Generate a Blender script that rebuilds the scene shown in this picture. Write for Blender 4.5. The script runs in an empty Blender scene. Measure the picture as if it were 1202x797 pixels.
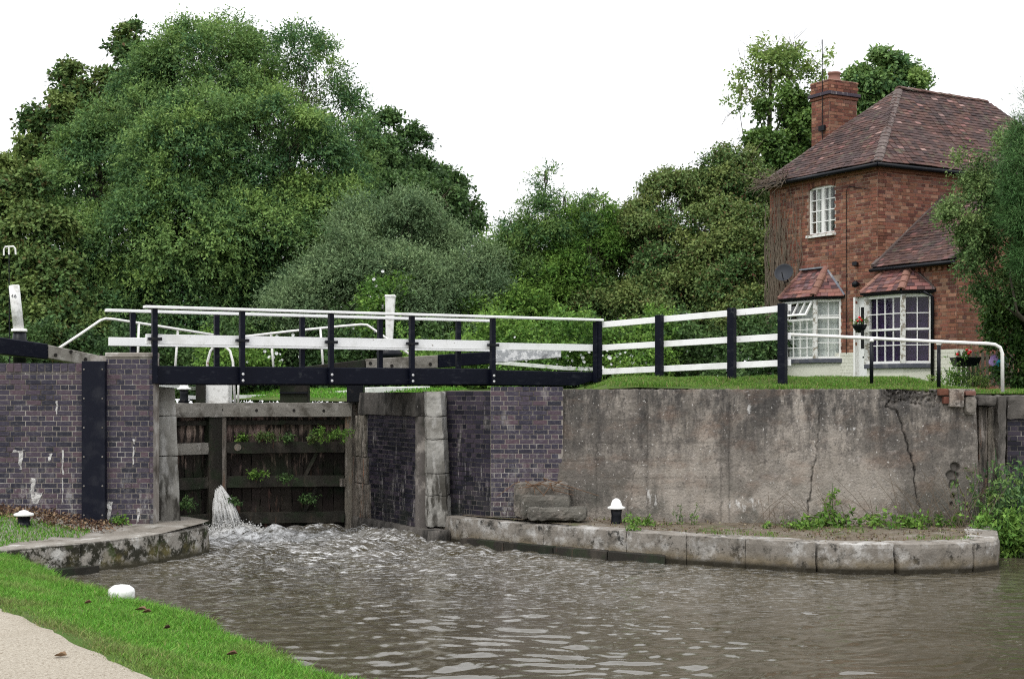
import bpy, bmesh, math, random
import numpy as np
from mathutils import Vector, Matrix, noise
from mathutils.geometry import delaunay_2d_cdt

S = bpy.context.scene
COL = S.collection
R = math.radians
# ---------------------------------------------------------------- camera
F, CX, HY, EYE = 1651.0, 601.0, 458.0, 2.4      # focal length and horizon in photo pixels, eye height over the water
cam = bpy.data.objects.new('camera', bpy.data.cameras.new('camera'))
COL.objects.link(cam)
cam.location = (0, 0, EYE); cam.rotation_euler = (R(90), 0, 0)
cam.data.sensor_width = 36; cam.data.lens = 36 * F / 1202
cam.data.shift_y = 59.5 / 1202
cam.data.clip_start = .1; cam.data.clip_end = 3000
S.camera = cam
# ---------------------------------------------------------------- sky, sun, exposure
SUN_EL, SUN_AZ = 58, 212        # azimuth clockwise from +Y (north): behind the camera, from the left
W = bpy.data.worlds.new('World'); S.world = W; W.use_nodes = True
wn, wl = W.node_tree.nodes, W.node_tree.links
wn.clear()
wo = wn.new('ShaderNodeOutputWorld'); bg = wn.new('ShaderNodeBackground')
sky = wn.new('ShaderNodeTexSky'); sky.sky_type = 'NISHITA'; sky.sun_disc = False
sky.sun_elevation = R(SUN_EL); sky.sun_rotation = R(SUN_AZ)
sky.air_density = 1.5; sky.dust_density = 5; sky.ozone_density = 1
mixs = wn.new('ShaderNodeMix'); mixs.data_type = 'RGBA'; mixs.inputs[0].default_value = .92
geo = wn.new('ShaderNodeTexCoord'); sep = wn.new('ShaderNodeSeparateXYZ'); rmp = wn.new('ShaderNodeValToRGB')
rmp.color_ramp.elements[0].position = 0; rmp.color_ramp.elements[0].color = (12.2, 12.35, 12.6, 1)
rmp.color_ramp.elements[1].position = 1; rmp.color_ramp.elements[1].color = (23, 23.4, 24.2, 1)
cn = wn.new('ShaderNodeTexNoise'); cn.inputs['Scale'].default_value = 2.2; cn.inputs['Detail'].default_value = 4
cr = wn.new('ShaderNodeMapRange'); cr.inputs[3].default_value = .93; cr.inputs[4].default_value = 1.07
vm = wn.new('ShaderNodeVectorMath'); vm.operation = 'SCALE'
wl.new(geo.outputs['Generated'], sep.inputs[0]); wl.new(sep.outputs['Z'], rmp.inputs[0])
wl.new(geo.outputs['Generated'], cn.inputs['Vector']); wl.new(cn.outputs[0], cr.inputs[0])
wl.new(rmp.outputs[0], vm.inputs[0]); wl.new(cr.outputs[0], vm.inputs['Scale'])
wl.new(sky.outputs[0], mixs.inputs[6]); wl.new(vm.outputs[0], mixs.inputs[7])
wl.new(mixs.outputs[2], bg.inputs['Color']); bg.inputs['Strength'].default_value = .1
wl.new(bg.outputs[0], wo.inputs['Surface'])
sl = bpy.data.lights.new('sun', 'SUN'); sl.energy = 1.5; sl.angle = R(11); sl.color = (1, .965, .91)
so = bpy.data.objects.new('sun', sl); COL.objects.link(so)
sd = Vector((math.sin(R(SUN_AZ)) * math.cos(R(SUN_EL)), math.cos(R(SUN_AZ)) * math.cos(R(SUN_EL)), math.sin(R(SUN_EL))))
so.rotation_euler = sd.to_track_quat('Z', 'Y').to_euler()
S.view_settings.view_transform = 'Standard'; S.view_settings.look = 'None'
S.view_settings.exposure = 0.0; S.view_settings.gamma = 1
S.cycles.use_denoising = False; S.cycles.filter_width = 1.15; S.cycles.max_bounces = 8; S.cycles.diffuse_bounces = 4; S.cycles.transparent_max_bounces = 12
# ---------------------------------------------------------------- helpers
def P(px, py, D): return Vector(((px - CX) / F * D, D, EYE + (HY - py) / F * D))
def G(px, py, z):
    D = (EYE - z) * F / (py - HY); return Vector(((px - CX) / F * D, D, z))
def XY(px, D): return Vector(((px - CX) / F * D, D))
B2 = Vector((.8718, .4899)); D1 = Vector((-.4899, .8718))       # across the lock; up the lock
B3 = Vector((B2.x, B2.y, 0)); D3 = Vector((D1.x, D1.y, 0)); Z3 = Vector((0, 0, 1))
def smooth(x, a, b):
    t = min(1, max(0, (x - a) / (b - a))); return t * t * (3 - 2 * t)

def M(name, base, rough=.85, layers=(), bump=None, var=0, ramp=None, spec=.15, transl=0, attr=None, emit=None, stain=None):
    """base colour, then noise-masked layers of other colours, per-piece variation, fine bump"""
    m = bpy.data.materials.new(name); m.use_nodes = True
    nt = m.node_tree; N, L = nt.nodes, nt.links
    b = N['Principled BSDF']; b.inputs['Roughness'].default_value = rough; b.inputs['Specular IOR Level'].default_value = spec
    g = N.new('ShaderNodeNewGeometry')
    def noi(scale, detail=5, stretch=(1, 1, 1), rgh=.6, typ='n', off=(0, 0, 0)):
        mp = N.new('ShaderNodeMapping'); mp.inputs['Scale'].default_value = stretch; mp.inputs['Location'].default_value = off
        L.new(g.outputs['Position'], mp.inputs['Vector'])
        if typ == 'v':
            n = N.new('ShaderNodeTexVoronoi'); n.inputs['Scale'].default_value = scale
            L.new(mp.outputs[0], n.inputs['Vector']); return n.outputs['Distance']
        n = N.new('ShaderNodeTexNoise'); n.inputs['Scale'].default_value = scale
        n.inputs['Detail'].default_value = detail; n.inputs['Roughness'].default_value = rgh
        L.new(mp.outputs[0], n.inputs['Vector']); return n.outputs[0]
    def mr(src, lo, hi, a=0., c=1.):
        r = N.new('ShaderNodeMapRange'); r.inputs[1].default_value = lo; r.inputs[2].default_value = hi
        r.inputs[3].default_value = a; r.inputs[4].default_value = c; L.new(src, r.inputs[0]); return r.outputs[0]
    def mul(a, c, op='MULTIPLY'):
        x = N.new('ShaderNodeMath'); x.operation = op
        for i, v in enumerate((a, c)):
            if isinstance(v, (int, float)): x.inputs[i].default_value = v
            else: L.new(v, x.inputs[i])
        return x.outputs[0]
    rc = N.new('ShaderNodeRGB'); rc.outputs[0].default_value = (*base, 1); cur = rc.outputs[0]
    rnd = None
    if var or ramp:
        oi = N.new('ShaderNodeObjectInfo')
        rnd = mul(mul(g.outputs['Random Per Island'], oi.outputs['Random'], 'ADD'), 1.0, 'FRACT')
    if ramp:
        r = N.new('ShaderNodeValToRGB'); e = r.color_ramp.elements
        r.color_ramp.interpolation = 'LINEAR'
        while len(e) < len(ramp): e.new(.5)
        for i, (p, c) in enumerate(ramp): e[i].position = p
        for i, (p, c) in enumerate(ramp): e[i].color = (*c, 1)
        L.new(rnd, r.inputs[0]); cur = r.outputs[0]
    def mix(fac, a, col, blend='MIX'):
        x = N.new('ShaderNodeMix'); x.data_type = 'RGBA'; x.blend_type = blend
        if isinstance(fac, (int, float)): x.inputs[0].default_value = fac
        else: L.new(fac, x.inputs[0])
        L.new(a, x.inputs[6])
        if isinstance(col, tuple): x.inputs[7].default_value = (*col, 1)
        else: L.new(col, x.inputs[7])
        return x.outputs[2]
    if attr:      # two-colour blend driven by a mesh attribute
        at = N.new('ShaderNodeAttribute'); at.attribute_name = attr[0]
        cur = mix(at.outputs['Fac'], cur, attr[1])
    for k, ly in enumerate(layers):
        f = mr(noi(ly.get('s', 3), ly.get('d', 5), ly.get('st', (1, 1, 1)), ly.get('r', .6), ly.get('t', 'n'), (k * 3.7, k * 1.3, k * 2.1)), ly['lo'], ly['hi'])
        if ly.get('a', 1) != 1: f = mul(f, ly['a'])
        if 'z' in ly:
            sx = N.new('ShaderNodeSeparateXYZ'); L.new(g.outputs['Position'], sx.inputs[0])
            f = mul(f, mr(sx.outputs['Z'], ly['z'][0], ly['z'][1]))
        if 'at' in ly:
            at = N.new('ShaderNodeAttribute'); at.attribute_name = ly['at']; f = mul(f, at.outputs['Fac'])
        cur = mix(f, cur, ly['c'])
    if var:
        hs = N.new('ShaderNodeHueSaturation'); L.new(cur, hs.inputs['Color'])
        L.new(mr(rnd, 0, 1, 1 - var, 1 + var), hs.inputs['Value'])
        r2 = mul(mul(rnd, 7.31), 1.0, 'FRACT'); L.new(mr(r2, 0, 1, .5 - var * .05, .5 + var * .05), hs.inputs['Hue'])
        cur = hs.outputs[0]
    L.new(cur, b.inputs['Base Color'])
    if bump:
        bn = N.new('ShaderNodeBump'); bn.inputs['Distance'].default_value = bump[1]; bn.inputs['Strength'].default_value = bump[2] if len(bump) > 2 else .6
        L.new(noi(bump[0], 6, bump[3] if len(bump) > 3 else (1, 1, 1)), bn.inputs['Height']); L.new(bn.outputs[0], b.inputs['Normal'])
    if transl:
        tr = N.new('ShaderNodeBsdfTranslucent'); L.new(cur, tr.inputs['Color'])
        ms = N.new('ShaderNodeMixShader'); ms.inputs[0].default_value = transl
        L.new(b.outputs[0], ms.inputs[1]); L.new(tr.outputs[0], ms.inputs[2])
        L.new(ms.outputs[0], N['Material Output'].inputs['Surface'])
    return m

ORG = {}
def empty(name, loc, label, cat, group=None, kind=None):
    o = bpy.data.objects.new(name, None); COL.objects.link(o); o.location = loc; o.empty_display_size = .2
    ORG[o.name] = Vector(loc)
    o['label'] = label; o['category'] = cat
    if group: o['group'] = group
    if kind: o['kind'] = kind
    return o
def tag(o, label=None, cat=None, group=None, kind=None):
    for k, v in (('label', label), ('category', cat), ('group', group), ('kind', kind)):
        if v: o[k] = v
    return o
def link(name, me, mat, parent=None):
    if mat is not None and not me.materials: me.materials.append(mat)
    o = bpy.data.objects.new(name, me); COL.objects.link(o)
    if parent: o.parent = parent
    ORG[o.name] = ORG[parent.name] if parent else Vector((0, 0, 0))
    return o
class MB:
    """collects shapes in world coordinates; build() links them as one mesh"""
    def __init__(s): s.v = []; s.f = []; s.at = []
    def add(s, vs, fs):
        k = len(s.v); s.v += [Vector(x) for x in vs]; s.f += [tuple(i + k for i in f) for f in fs]; return s
    def frame(s, c, ax, ay, az):      # box: centre and three half vectors
        c, ax, ay, az = map(Vector, (c, ax, ay, az))
        vs = [c + i * ax + j * ay + k * az for k in (-1, 1) for j in (-1, 1) for i in (-1, 1)]
        fs = [(0, 2, 3, 1), (4, 5, 7, 6), (0, 1, 5, 4), (2, 6, 7, 3), (0, 4, 6, 2), (1, 3, 7, 5)]
        if ax.cross(ay).dot(az) < 0: fs = [f[::-1] for f in fs]
        return s.add(vs, fs)
    def box(s, x0, x1, y0, y1, z0, z1):
        return s.frame(((x0 + x1) / 2, (y0 + y1) / 2, (z0 + z1) / 2), ((x1 - x0) / 2, 0, 0), (0, (y1 - y0) / 2, 0), (0, 0, (z1 - z0) / 2))
    def bar(s, a, b, w, h, up=Z3):     # bar from a to b, w across, h along 'up'
        a, b = Vector(a), Vector(b); d = b - a; sx = d.cross(up).normalized(); uz = sx.cross(d).normalized()
        return s.frame((a + b) / 2, d / 2, sx * w / 2, uz * h / 2)
    def tube(s, pts, r, n=8, cap=True):
        pts = [Vector(p) for p in pts]; rr = r if isinstance(r, (list, tuple)) else [r] * len(pts)
        k0 = len(s.v); prev = None
        for i, p in enumerate(pts):
            d = (pts[min(i + 1, len(pts) - 1)] - pts[max(i - 1, 0)]).normalized()
            u = prev - d * prev.dot(d) if prev is not None else d.orthogonal()
            if u.length < 1e-4: u = d.orthogonal()
            u.normalize(); prev = u; w = d.cross(u)
            for j in range(n):
                a = 2 * math.pi * j / n; s.v.append(p + (u * math.cos(a) + w * math.sin(a)) * rr[i])
        for i in range(len(pts) - 1):
            for j in range(n):
                a, b = k0 + i * n + j, k0 + i * n + (j + 1) % n; s.f.append((a, b, b + n, a + n))
        if cap:
            s.f.append(tuple(k0 + j for j in reversed(range(n)))); s.f.append(tuple(k0 + (len(pts) - 1) * n + j for j in range(n)))
        return s
    def lathe(s, c, prof, n=20, ax=Z3):
        c = Vector(c); u = ax.orthogonal().normalized(); w = ax.cross(u); k0 = len(s.v)
        for (r, z) in prof:
            for j in range(n):
                a = 2 * math.pi * j / n; s.v.append(c + ax * z + (u * math.cos(a) + w * math.sin(a)) * r)
        for i in range(len(prof) - 1):
            for j in range(n):
                a, b = k0 + i * n + j, k0 + i * n + (j + 1) % n; s.f.append((a, b, b + n, a + n))
        s.f.append(tuple(k0 + j for j in reversed(range(n)))); s.f.append(tuple(k0 + (len(prof) - 1) * n + j for j in range(n)))
        return s
    def quad(s, a, b, c, d): return s.add([a, b, c, d], [(0, 1, 2, 3)])
    def build(s, name, mat, parent=None, bevel=0, sm=False):
        o = ORG[parent.name] if parent else Vector((0, 0, 0))
        me = bpy.data.meshes.new(name); me.from_pydata([tuple(v - o) for v in s.v], [], s.f)
        if bevel:
            bm = bmesh.new(); bm.from_mesh(me); bmesh.ops.bevel(bm, geom=bm.edges[:], offset=bevel, segments=1, affect='EDGES', clamp_overlap=True); bm.to_mesh(me); bm.free()
        if sm: me.polygons.foreach_set('use_smooth', [True] * len(me.polygons))
        me.update(); return link(name, me, mat, parent)

def npmesh(name, V, Fq, mat, parent=None, attrs=None, sm=False):
    """fast mesh from numpy verts (N,3) and quads/tris (M,k)"""
    o = ORG[parent.name] if parent else Vector((0, 0, 0))
    V = np.asarray(V, np.float32) - np.array(o, np.float32)
    Fq = np.asarray(Fq, np.int32); k = Fq.shape[1]
    me = bpy.data.meshes.new(name)
    me.vertices.add(len(V)); me.vertices.foreach_set('co', V.ravel())
    me.loops.add(Fq.size); me.loops.foreach_set('vertex_index', Fq.ravel())
    me.polygons.add(len(Fq)); me.polygons.foreach_set('loop_start', np.arange(0, Fq.size, k, dtype=np.int32))
    me.polygons.foreach_set('loop_total', np.full(len(Fq), k, np.int32))
    me.polygons.foreach_set('use_smooth', np.full(len(Fq), bool(sm)))
    for an, av in (attrs or {}).items():
        a = me.attributes.new(an, 'FLOAT', 'POINT'); a.data.foreach_set('value', np.asarray(av, np.float32))
    me.update(calc_edges=True); return link(name, me, mat, parent)

def nz(p, s, seed=0): return noise.noise(Vector((p[0] * s + seed, p[1] * s + seed * 1.7, p[2] * s - seed)))
def block(quadb, quadt, seg=(6, 4, 6), amp=.012, rnd=.03, fr=6, seed=0, mb=None):
    """a worn stone: plan quad at the bottom and at the top (p00,p10,p11,p01), rounded edges, rough faces"""
    mb = mb or MB(); nu, nv, nw = seg; ids = {}
    qb = [Vector(q) for q in quadb]; qt = [Vector(q) for q in quadt]
    cen = sum(qb + qt, Vector()) / 8
    def pos(u, v, w):
        f = lambda q: q[0] * (1 - u) * (1 - v) + q[1] * u * (1 - v) + q[2] * u * v + q[3] * (1 - u) * v
        return f(qb) * (1 - w) + f(qt) * w
    def vid(i, j, k):
        if (i, j, k) not in ids:
            u, v, w = i / nu, j / nv, k / nw; p = pos(u, v, w)
            ex = (i in (0, nu)) + (j in (0, nv)) + (k in (0, nw))
            q = p.copy()
            if ex >= 2:
                q += (cen - p).normalized() * rnd * (.7 if ex == 2 else 1.2) * (1 + .8 * nz(p, 9, seed))
            d = Vector((nz(p, fr, seed), nz(p, fr, seed + 9), nz(p, fr, seed + 21)))
            d2 = Vector((nz(p, fr * 3.3, seed), nz(p, fr * 3.3, seed + 9), nz(p, fr * 3.3, seed + 21)))
            q += d * amp * 1.6 + d2 * amp * .7
            ids[(i, j, k)] = len(mb.v); mb.v.append(q)
        return ids[(i, j, k)]
    for i in range(nu):
        for j in range(nv):
            mb.f.append((vid(i, j, 0), vid(i, j + 1, 0), vid(i + 1, j + 1, 0), vid(i + 1, j, 0)))
            mb.f.append((vid(i, j, nw), vid(i + 1, j, nw), vid(i + 1, j + 1, nw), vid(i, j + 1, nw)))
    for i in range(nu):
        for k in range(nw):
            mb.f.append((vid(i, 0, k), vid(i + 1, 0, k), vid(i + 1, 0, k + 1), vid(i, 0, k + 1)))
            mb.f.append((vid(i, nv, k), vid(i, nv, k + 1), vid(i + 1, nv, k + 1), vid(i + 1, nv, k)))
    for j in range(nv):
        for k in range(nw):
            mb.f.append((vid(0, j, k), vid(0, j, k + 1), vid(0, j + 1, k + 1), vid(0, j + 1, k)))
            mb.f.append((vid(nu, j, k), vid(nu, j + 1, k), vid(nu, j + 1, k + 1), vid(nu, j, k + 1)))
    return mb
def wb(O, t, n, u0, u1, d0, d1, z0, z1, mb=None):
    """box in wall coordinates: along t, out along n, up"""
    mb = mb or MB(); O = Vector((O[0], O[1], 0)); t = Vector((t[0], t[1], 0)); n = Vector((n[0], n[1], 0))
    return mb.frame(O + t * (u0 + u1) / 2 + n * (d0 + d1) / 2 + Z3 * (z0 + z1) / 2, t * (u1 - u0) / 2, n * (d1 - d0) / 2, Z3 * (z1 - z0) / 2)
def holed(O, t, n, u0, u1, z0, z1, th, holes, mb=None):
    mb = mb or MB()
    us = sorted({u0, u1} | {h[0] for h in holes} | {h[1] for h in holes}); zs = sorted({z0, z1} | {h[2] for h in holes} | {h[3] for h in holes})
    for a, b in zip(us, us[1:]):
        for c, d in zip(zs, zs[1:]):
            um, zm = (a + b) / 2, (c + d) / 2
            if any(h[0] < um < h[1] and h[2] < zm < h[3] for h in holes): continue
            wb(O, t, n, a, b, -th, 0, c, d, mb)
    return mb

def nboxes(name, C, A, Bv, Cv, mat, parent, ):
    """many boxes as one joined mesh: centres and half vectors, numpy (N,3)"""
    C, A, Bv, Cv = (np.asarray(x, np.float32) for x in (C, A, Bv, Cv)); n = len(C)
    sg = np.array([(i, j, k) for k in (-1, 1) for j in (-1, 1) for i in (-1, 1)], np.float32)
    V = C[:, None] + sg[None, :, 0:1] * A[:, None] + sg[None, :, 1:2] * Bv[:, None] + sg[None, :, 2:3] * Cv[:, None]
    fb = np.array([(0, 2, 3, 1), (4, 5, 7, 6), (0, 1, 5, 4), (2, 6, 7, 3), (0, 4, 6, 2), (1, 3, 7, 5)])
    Fq = (fb[None] + 8 * np.arange(n)[:, None, None]).reshape(-1, 4)
    return npmesh(name, V.reshape(-1, 3), Fq, mat, parent)

BM = {}
def brick_mesh(L, H, mat, dep=.05):
    k = (round(L, 3), round(H, 3), mat.name)
    if k not in BM:
        me = bpy.data.meshes.new('brick'); bm = bmesh.new(); bmesh.ops.create_cube(bm, size=1)
        for v in bm.verts: v.co = Vector((v.co.x * L, v.co.y * dep, v.co.z * H))
        fe = [e for e in bm.edges if all(v.co.y < 0 for v in e.verts)]
        bmesh.ops.bevel(bm, geom=fe, offset=.003, segments=1, affect='EDGES'); bm.to_mesh(me); bm.free(); me.materials.append(mat); BM[k] = me
    return BM[k]
def bricks(parent, O, t, n, u0, u1, z0, z1, mat, nobj=0, skip=None, course=.075, L=.225, seed=1, proud=.007, jit=.0025, start=0, soldier=False, pick=None, bond='english'):
    """bricks standing proud of the wall core; nobj largest as objects, rest joined"""
    rg = random.Random(seed); O = Vector((O[0], O[1], 0)); t = Vector((t[0], t[1], 0)).normalized(); n = Vector((n[0], n[1], 0)).normalized()
    items = []; z = z0; c = start
    while z < z1 - .02:
        h = min(course, z1 - z)
        lens = L if (c % 2 == 0 and bond == 'english') else L / 2
        if bond == 'stretcher': lens = L
        u = u0 - (L / 4 if c % 2 else 0) - (rg.random() * .02)
        while u < u1 - .005:
            a, b = max(u, u0), min(u + lens, u1); u += lens
            if b - a < .035: continue
            um, zm = (a + b) / 2, z + h / 2
            if skip and skip(um, zm): continue
            items.append((um, zm, b - a, h))
        z += course; c += 1
    objs = set()
    if nobj:
        idx = sorted(range(len(items)), key=lambda i: (-(pick(items[i]) if pick else round(items[i][2], 2)), rg.random()))[:nobj]
        objs = set(idx)
    ang = math.atan2(t.y, t.x); C = []; A = []; Bq = []; Cq = []; po = ORG[parent.name]
    gp = .0125
    for i, (um, zm, l, h) in enumerate(items):
        d = proud + rg.uniform(-jit, jit); p = O + t * um + n * (d - .025) + Z3 * zm
        if i in objs:
            me = brick_mesh(round((l - gp) / .01) * .01, h - gp, mat); o = bpy.data.objects.new('brick', me); COL.objects.link(o)
            o.parent = parent; o.location = p - po; o.rotation_euler = (rg.uniform(-.006, .006), rg.uniform(-.006, .006), ang if n.dot(Vector((-t.y, t.x, 0))) < 0 else ang + math.pi)
            ORG[o.name] = po
        else:
            C.append(p); A.append(t * (l - gp) / 2); Bq.append(n * .025); Cq.append(Z3 * (h - gp) / 2)
    if C:
        o = nboxes('brick', C, A, Bq, Cq, mat, parent); o['kind'] = 'stuff'

def cdt(points, edges, keep, zf, name, mat, attrs=None):
    pts = [Vector(p[:2]) for p in points]
    v, e, f, *_ = delaunay_2d_cdt(pts, edges, [], 0, 1e-5)
    fs = []
    for t in f:
        c = sum((v[i] for i in t), Vector((0, 0))) / len(t)
        if keep(c.x, c.y): fs.append(tuple(t))
    me = bpy.data.meshes.new(name); me.from_pydata([(p.x, p.y, zf(p.x, p.y)) for p in v], [], fs)
    for pl in me.polygons: pl.use_smooth = True
    bm = bmesh.new(); bm.from_mesh(me); bmesh.ops.recalc_face_normals(bm, faces=bm.faces); 
    if sum(f_.normal.z for f_ in bm.faces) < 0: bmesh.ops.reverse_faces(bm, faces=bm.faces[:])
    bm.to_mesh(me); bm.free()
    return link(name, me, mat)
def inside(poly, x, y):
    c = False; j = len(poly) - 1
    for i in range(len(poly)):
        (xi, yi), (xj, yj) = poly[i][:2], poly[j][:2]
        if (yi > y) != (yj > y) and x < (xj - xi) * (y - yi) / (yj - yi) + xi: c = not c
        j = i
    return c
def interp(pts, s):
    """point at arc parameter s (0..1) on a polyline"""
    ls = [(Vector(b) - Vector(a)).length for a, b in zip(pts, pts[1:])]; T = sum(ls) * s
    for a, b, l in zip(pts, pts[1:], ls):
        if T <= l or b is pts[-1]: return Vector(a).lerp(Vector(b), T / l)
        T -= l
# ---------------------------------------------------------------- materials
m_blue = M('blue_brick', (.07, .05, .06), .6, ramp=[(0, (.022, .022, .036)), (.35, (.036, .032, .052)), (.65, (.05, .04, .058)), (.88, (.072, .045, .056)), (1, (.03, .028, .046))], var=.2,
           layers=[dict(c=(.34, .32, .3), s=3.2, lo=.62, hi=.74, a=.6, d=8, st=(1, 1, .5)), dict(c=(.4, .39, .38), s=5, lo=.53, hi=.62, a=.6, d=9, r=.75, st=(1.6, 1.6, .7), z=(1.5, .6)), dict(c=(.16, .145, .15), s=16, lo=.5, hi=.68, a=.55, st=(1, 1, 2.5), d=8, r=.75), dict(c=(.04, .05, .03), s=2, lo=.5, hi=.7, a=.6, z=(.9, .3))], bump=(60, .004), spec=.25)
m_blue_dk = M('stained_blue_brick', (.03, .026, .034), .55, ramp=[(0, (.012, .012, .019)), (.5, (.025, .022, .034)), (1, (.042, .033, .044))], var=.25,
           layers=[dict(c=(.36, .34, .32), s=5, lo=.55, hi=.63, a=.7, d=9, r=.75, st=(2.2, 2.2, .35), z=(1.35, 1.0)), dict(c=(.3, .28, .26), s=2.6, lo=.6, hi=.7, a=.7, d=8, st=(1.8, 1.8, .4)), dict(c=(.02, .025, .018), s=2, lo=.45, hi=.6, a=.7, z=(1.1, .3))], bump=(60, .004), spec=.2)
m_mortar = M('mortar', (.25, .225, .2), .95, layers=[dict(c=(.4, .38, .35), s=4, lo=.52, hi=.66), dict(c=(.08, .07, .06), s=2, lo=.5, hi=.65)], bump=(50, .004))
m_mortar_dk = M('dark_mortar', (.15, .135, .125), .95, layers=[dict(c=(.36, .33, .3), s=3, lo=.58, hi=.68), dict(c=(.02, .025, .018), s=1.5, lo=.45, hi=.6)], bump=(50, .004))
m_red = M('red_brick', (.3, .1, .05), .85, ramp=[(0, (.11, .048, .037)), (.25, (.16, .064, .045)), (.5, (.22, .095, .062)), (.7, (.19, .075, .05)), (.88, (.29, .16, .105)), (1, (.085, .045, .04))], var=.18,
          layers=[dict(c=(.14, .07, .05), s=1.6, lo=.52, hi=.72, a=.7), dict(c=(.38, .24, .16), s=14, lo=.6, hi=.75, a=.5)], bump=(45, .005))
m_rmortar = M('lime_mortar', (.3, .22, .17), .95, layers=[dict(c=(.14, .09, .07), s=2, lo=.45, hi=.65)], bump=(40, .004))
m_cream = M('cream_painted_brick', (.6, .6, .52), .75, var=.04, layers=[dict(c=(.42, .43, .35), s=5, lo=.55, hi=.75, a=.7), dict(c=(.3, .2, .14), s=22, lo=.68, hi=.76)], bump=(30, .004))
m_tile = M('clay_roof_tile', (.2, .08, .06), .85, ramp=[(0, (.052, .036, .036)), (.3, (.082, .048, .042)), (.6, (.108, .058, .047)), (.85, (.072, .048, .046)), (.975, (.16, .08, .07)), (1, (.3, .2, .175))], var=.15,
           layers=[dict(c=(.06, .045, .045), s=1.3, lo=.42, hi=.62, a=.75), dict(c=(.12, .12, .08), s=5, lo=.58, hi=.66, a=.5, d=8), dict(c=(.3, .27, .24), s=18, lo=.64, hi=.75, a=.5)], bump=(50, .004))
m_baytile = M('bay_roof_tile', (.25, .09, .07), .8, ramp=[(0, (.09, .055, .058)), (.4, (.17, .078, .07)), (.75, (.24, .11, .09)), (1, (.13, .075, .08))], var=.2, layers=[dict(c=(.1, .09, .09), s=5, lo=.55, hi=.7, a=.6)], bump=(50, .004))
m_hip = M('terracotta_hip_tile', (.22, .115, .09), .8, var=.12, layers=[dict(c=(.25, .14, .11), s=8, lo=.5, hi=.7)], bump=(40, .003))
m_ridge = M('weathered_ridge_tile', (.12, .07, .058), .85, var=.15, layers=[dict(c=(.2, .18, .15), s=6, lo=.5, hi=.7)], bump=(40, .003))
m_mhip = M('mortared_hip', (.12, .095, .088), .95, var=.1, layers=[dict(c=(.25, .22, .19), s=9, lo=.58, hi=.72)], bump=(30, .006))
m_lead = M('lead_flashing', (.2, .22, .26), .5, bump=(10, .004), layers=[dict(c=(.35, .36, .38), s=7, lo=.5, hi=.7)])
m_conc = M('weathered_concrete', (.3, .268, .232), .95,
           layers=[dict(c=(.115, .103, .09), s=.75, lo=.44, hi=.57, a=.9, d=9, r=.72, st=(1, 1, .8)), dict(c=(.27, .235, .195), s=1.3, lo=.54, hi=.66, a=.65, d=9, r=.7),
                   dict(c=(.06, .057, .053), s=2.2, lo=.47, hi=.57, a=.85, d=9, r=.74, st=(1.3, 1.3, .5), z=(1.0, 2.1)), dict(c=(.045, .042, .04), s=5, lo=.5, hi=.58, a=.8, d=9, r=.75, st=(1.6, 1.6, .35), z=(.8, 2.3)),
                   dict(c=(.2, .125, .085), s=1.7, lo=.52, hi=.68, a=.35, d=7, st=(1, 1, 2)), dict(c=(.36, .32, .29), s=9, lo=.55, hi=.66, a=.5, d=8, r=.75), dict(c=(.07, .062, .058), s=11, lo=.52, hi=.6, a=.6, d=8, r=.8, z=(.7, 1.5)), dict(c=(.05, .047, .044), s=9, lo=.32, hi=.54, at='streak', d=8, r=.7, st=(1.5, 1.5, .3), a=.85),
                   dict(c=(.08, .078, .066), s=1.1, lo=.44, hi=.56, a=.75, d=9, r=.72, z=(1.15, .7)), dict(c=(.55, .53, .5), s=24, lo=.67, hi=.74, a=.8, d=2), dict(c=(.045, .04, .036), s=26, lo=.66, hi=.73, a=.6, d=2),
                   dict(c=(.55, .54, .52), s=4, lo=.5, hi=.58, at='white', d=9, r=.75, st=(3, 3, .9), a=.8), dict(c=(.02, .018, .016), s=3, lo=0, hi=.3, at='crack')],
           bump=(30, .02, 1))
m_cope = M('weathered_coping_stone', (.22, .2, .175), .95,
           layers=[dict(c=(.46, .45, .43), s=3, lo=.5, hi=.6, a=.8, d=9, r=.7), dict(c=(.13, .115, .095), s=2.2, lo=.48, hi=.64, a=.75, d=8, r=.7), dict(c=(.02, .02, .018), s=4, lo=.55, hi=.61, d=9, r=.78, a=.9),
                   dict(c=(.15, .12, .075), s=3, lo=.3, hi=.5, a=.75, z=(.24, .12)), dict(c=(.03, .026, .018), s=2, lo=0, hi=.2, z=(.11, .05)), dict(c=(.06, .055, .045), s=7, lo=.54, hi=.64, a=.7, d=9, r=.75)], bump=(40, .012, .8))
m_moss = M('mossy_coping_stone', (.27, .25, .22), .95,
           layers=[dict(c=(.5, .49, .46), s=4, lo=.52, hi=.62, a=.8, d=9, r=.7), dict(c=(.1, .085, .07), s=2.6, lo=.42, hi=.6, a=.7, d=8, z=(.39, .43)), dict(c=(.018, .018, .01), s=4.5, lo=.47, hi=.53, d=9, r=.78, a=.95, z=(.41, .37)),
                   dict(c=(.2, .17, .06), s=3, lo=.48, hi=.62, a=.5, z=(.3, .15)), dict(c=(.035, .055, .012), s=3.3, lo=.58, hi=.66, a=.8, z=(.41, .3)), dict(c=(.05, .045, .03), s=2, lo=0, hi=.2, z=(.12, .03))], bump=(35, .014, .9))
m_quoin = M('pale_quoin_stone', (.32, .31, .285), .9, layers=[dict(c=(.19, .18, .16), s=2.5, lo=.45, hi=.6, d=8), dict(c=(.06, .056, .048), s=4.2, lo=.45, hi=.55, d=9, st=(1.5, 1.5, .5), z=(1.5, .9)), dict(c=(.52, .51, .49), s=3, lo=.56, hi=.68, a=.7, d=8, st=(1.6, 1.6, .5))], bump=(45, .008, .8))
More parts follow.
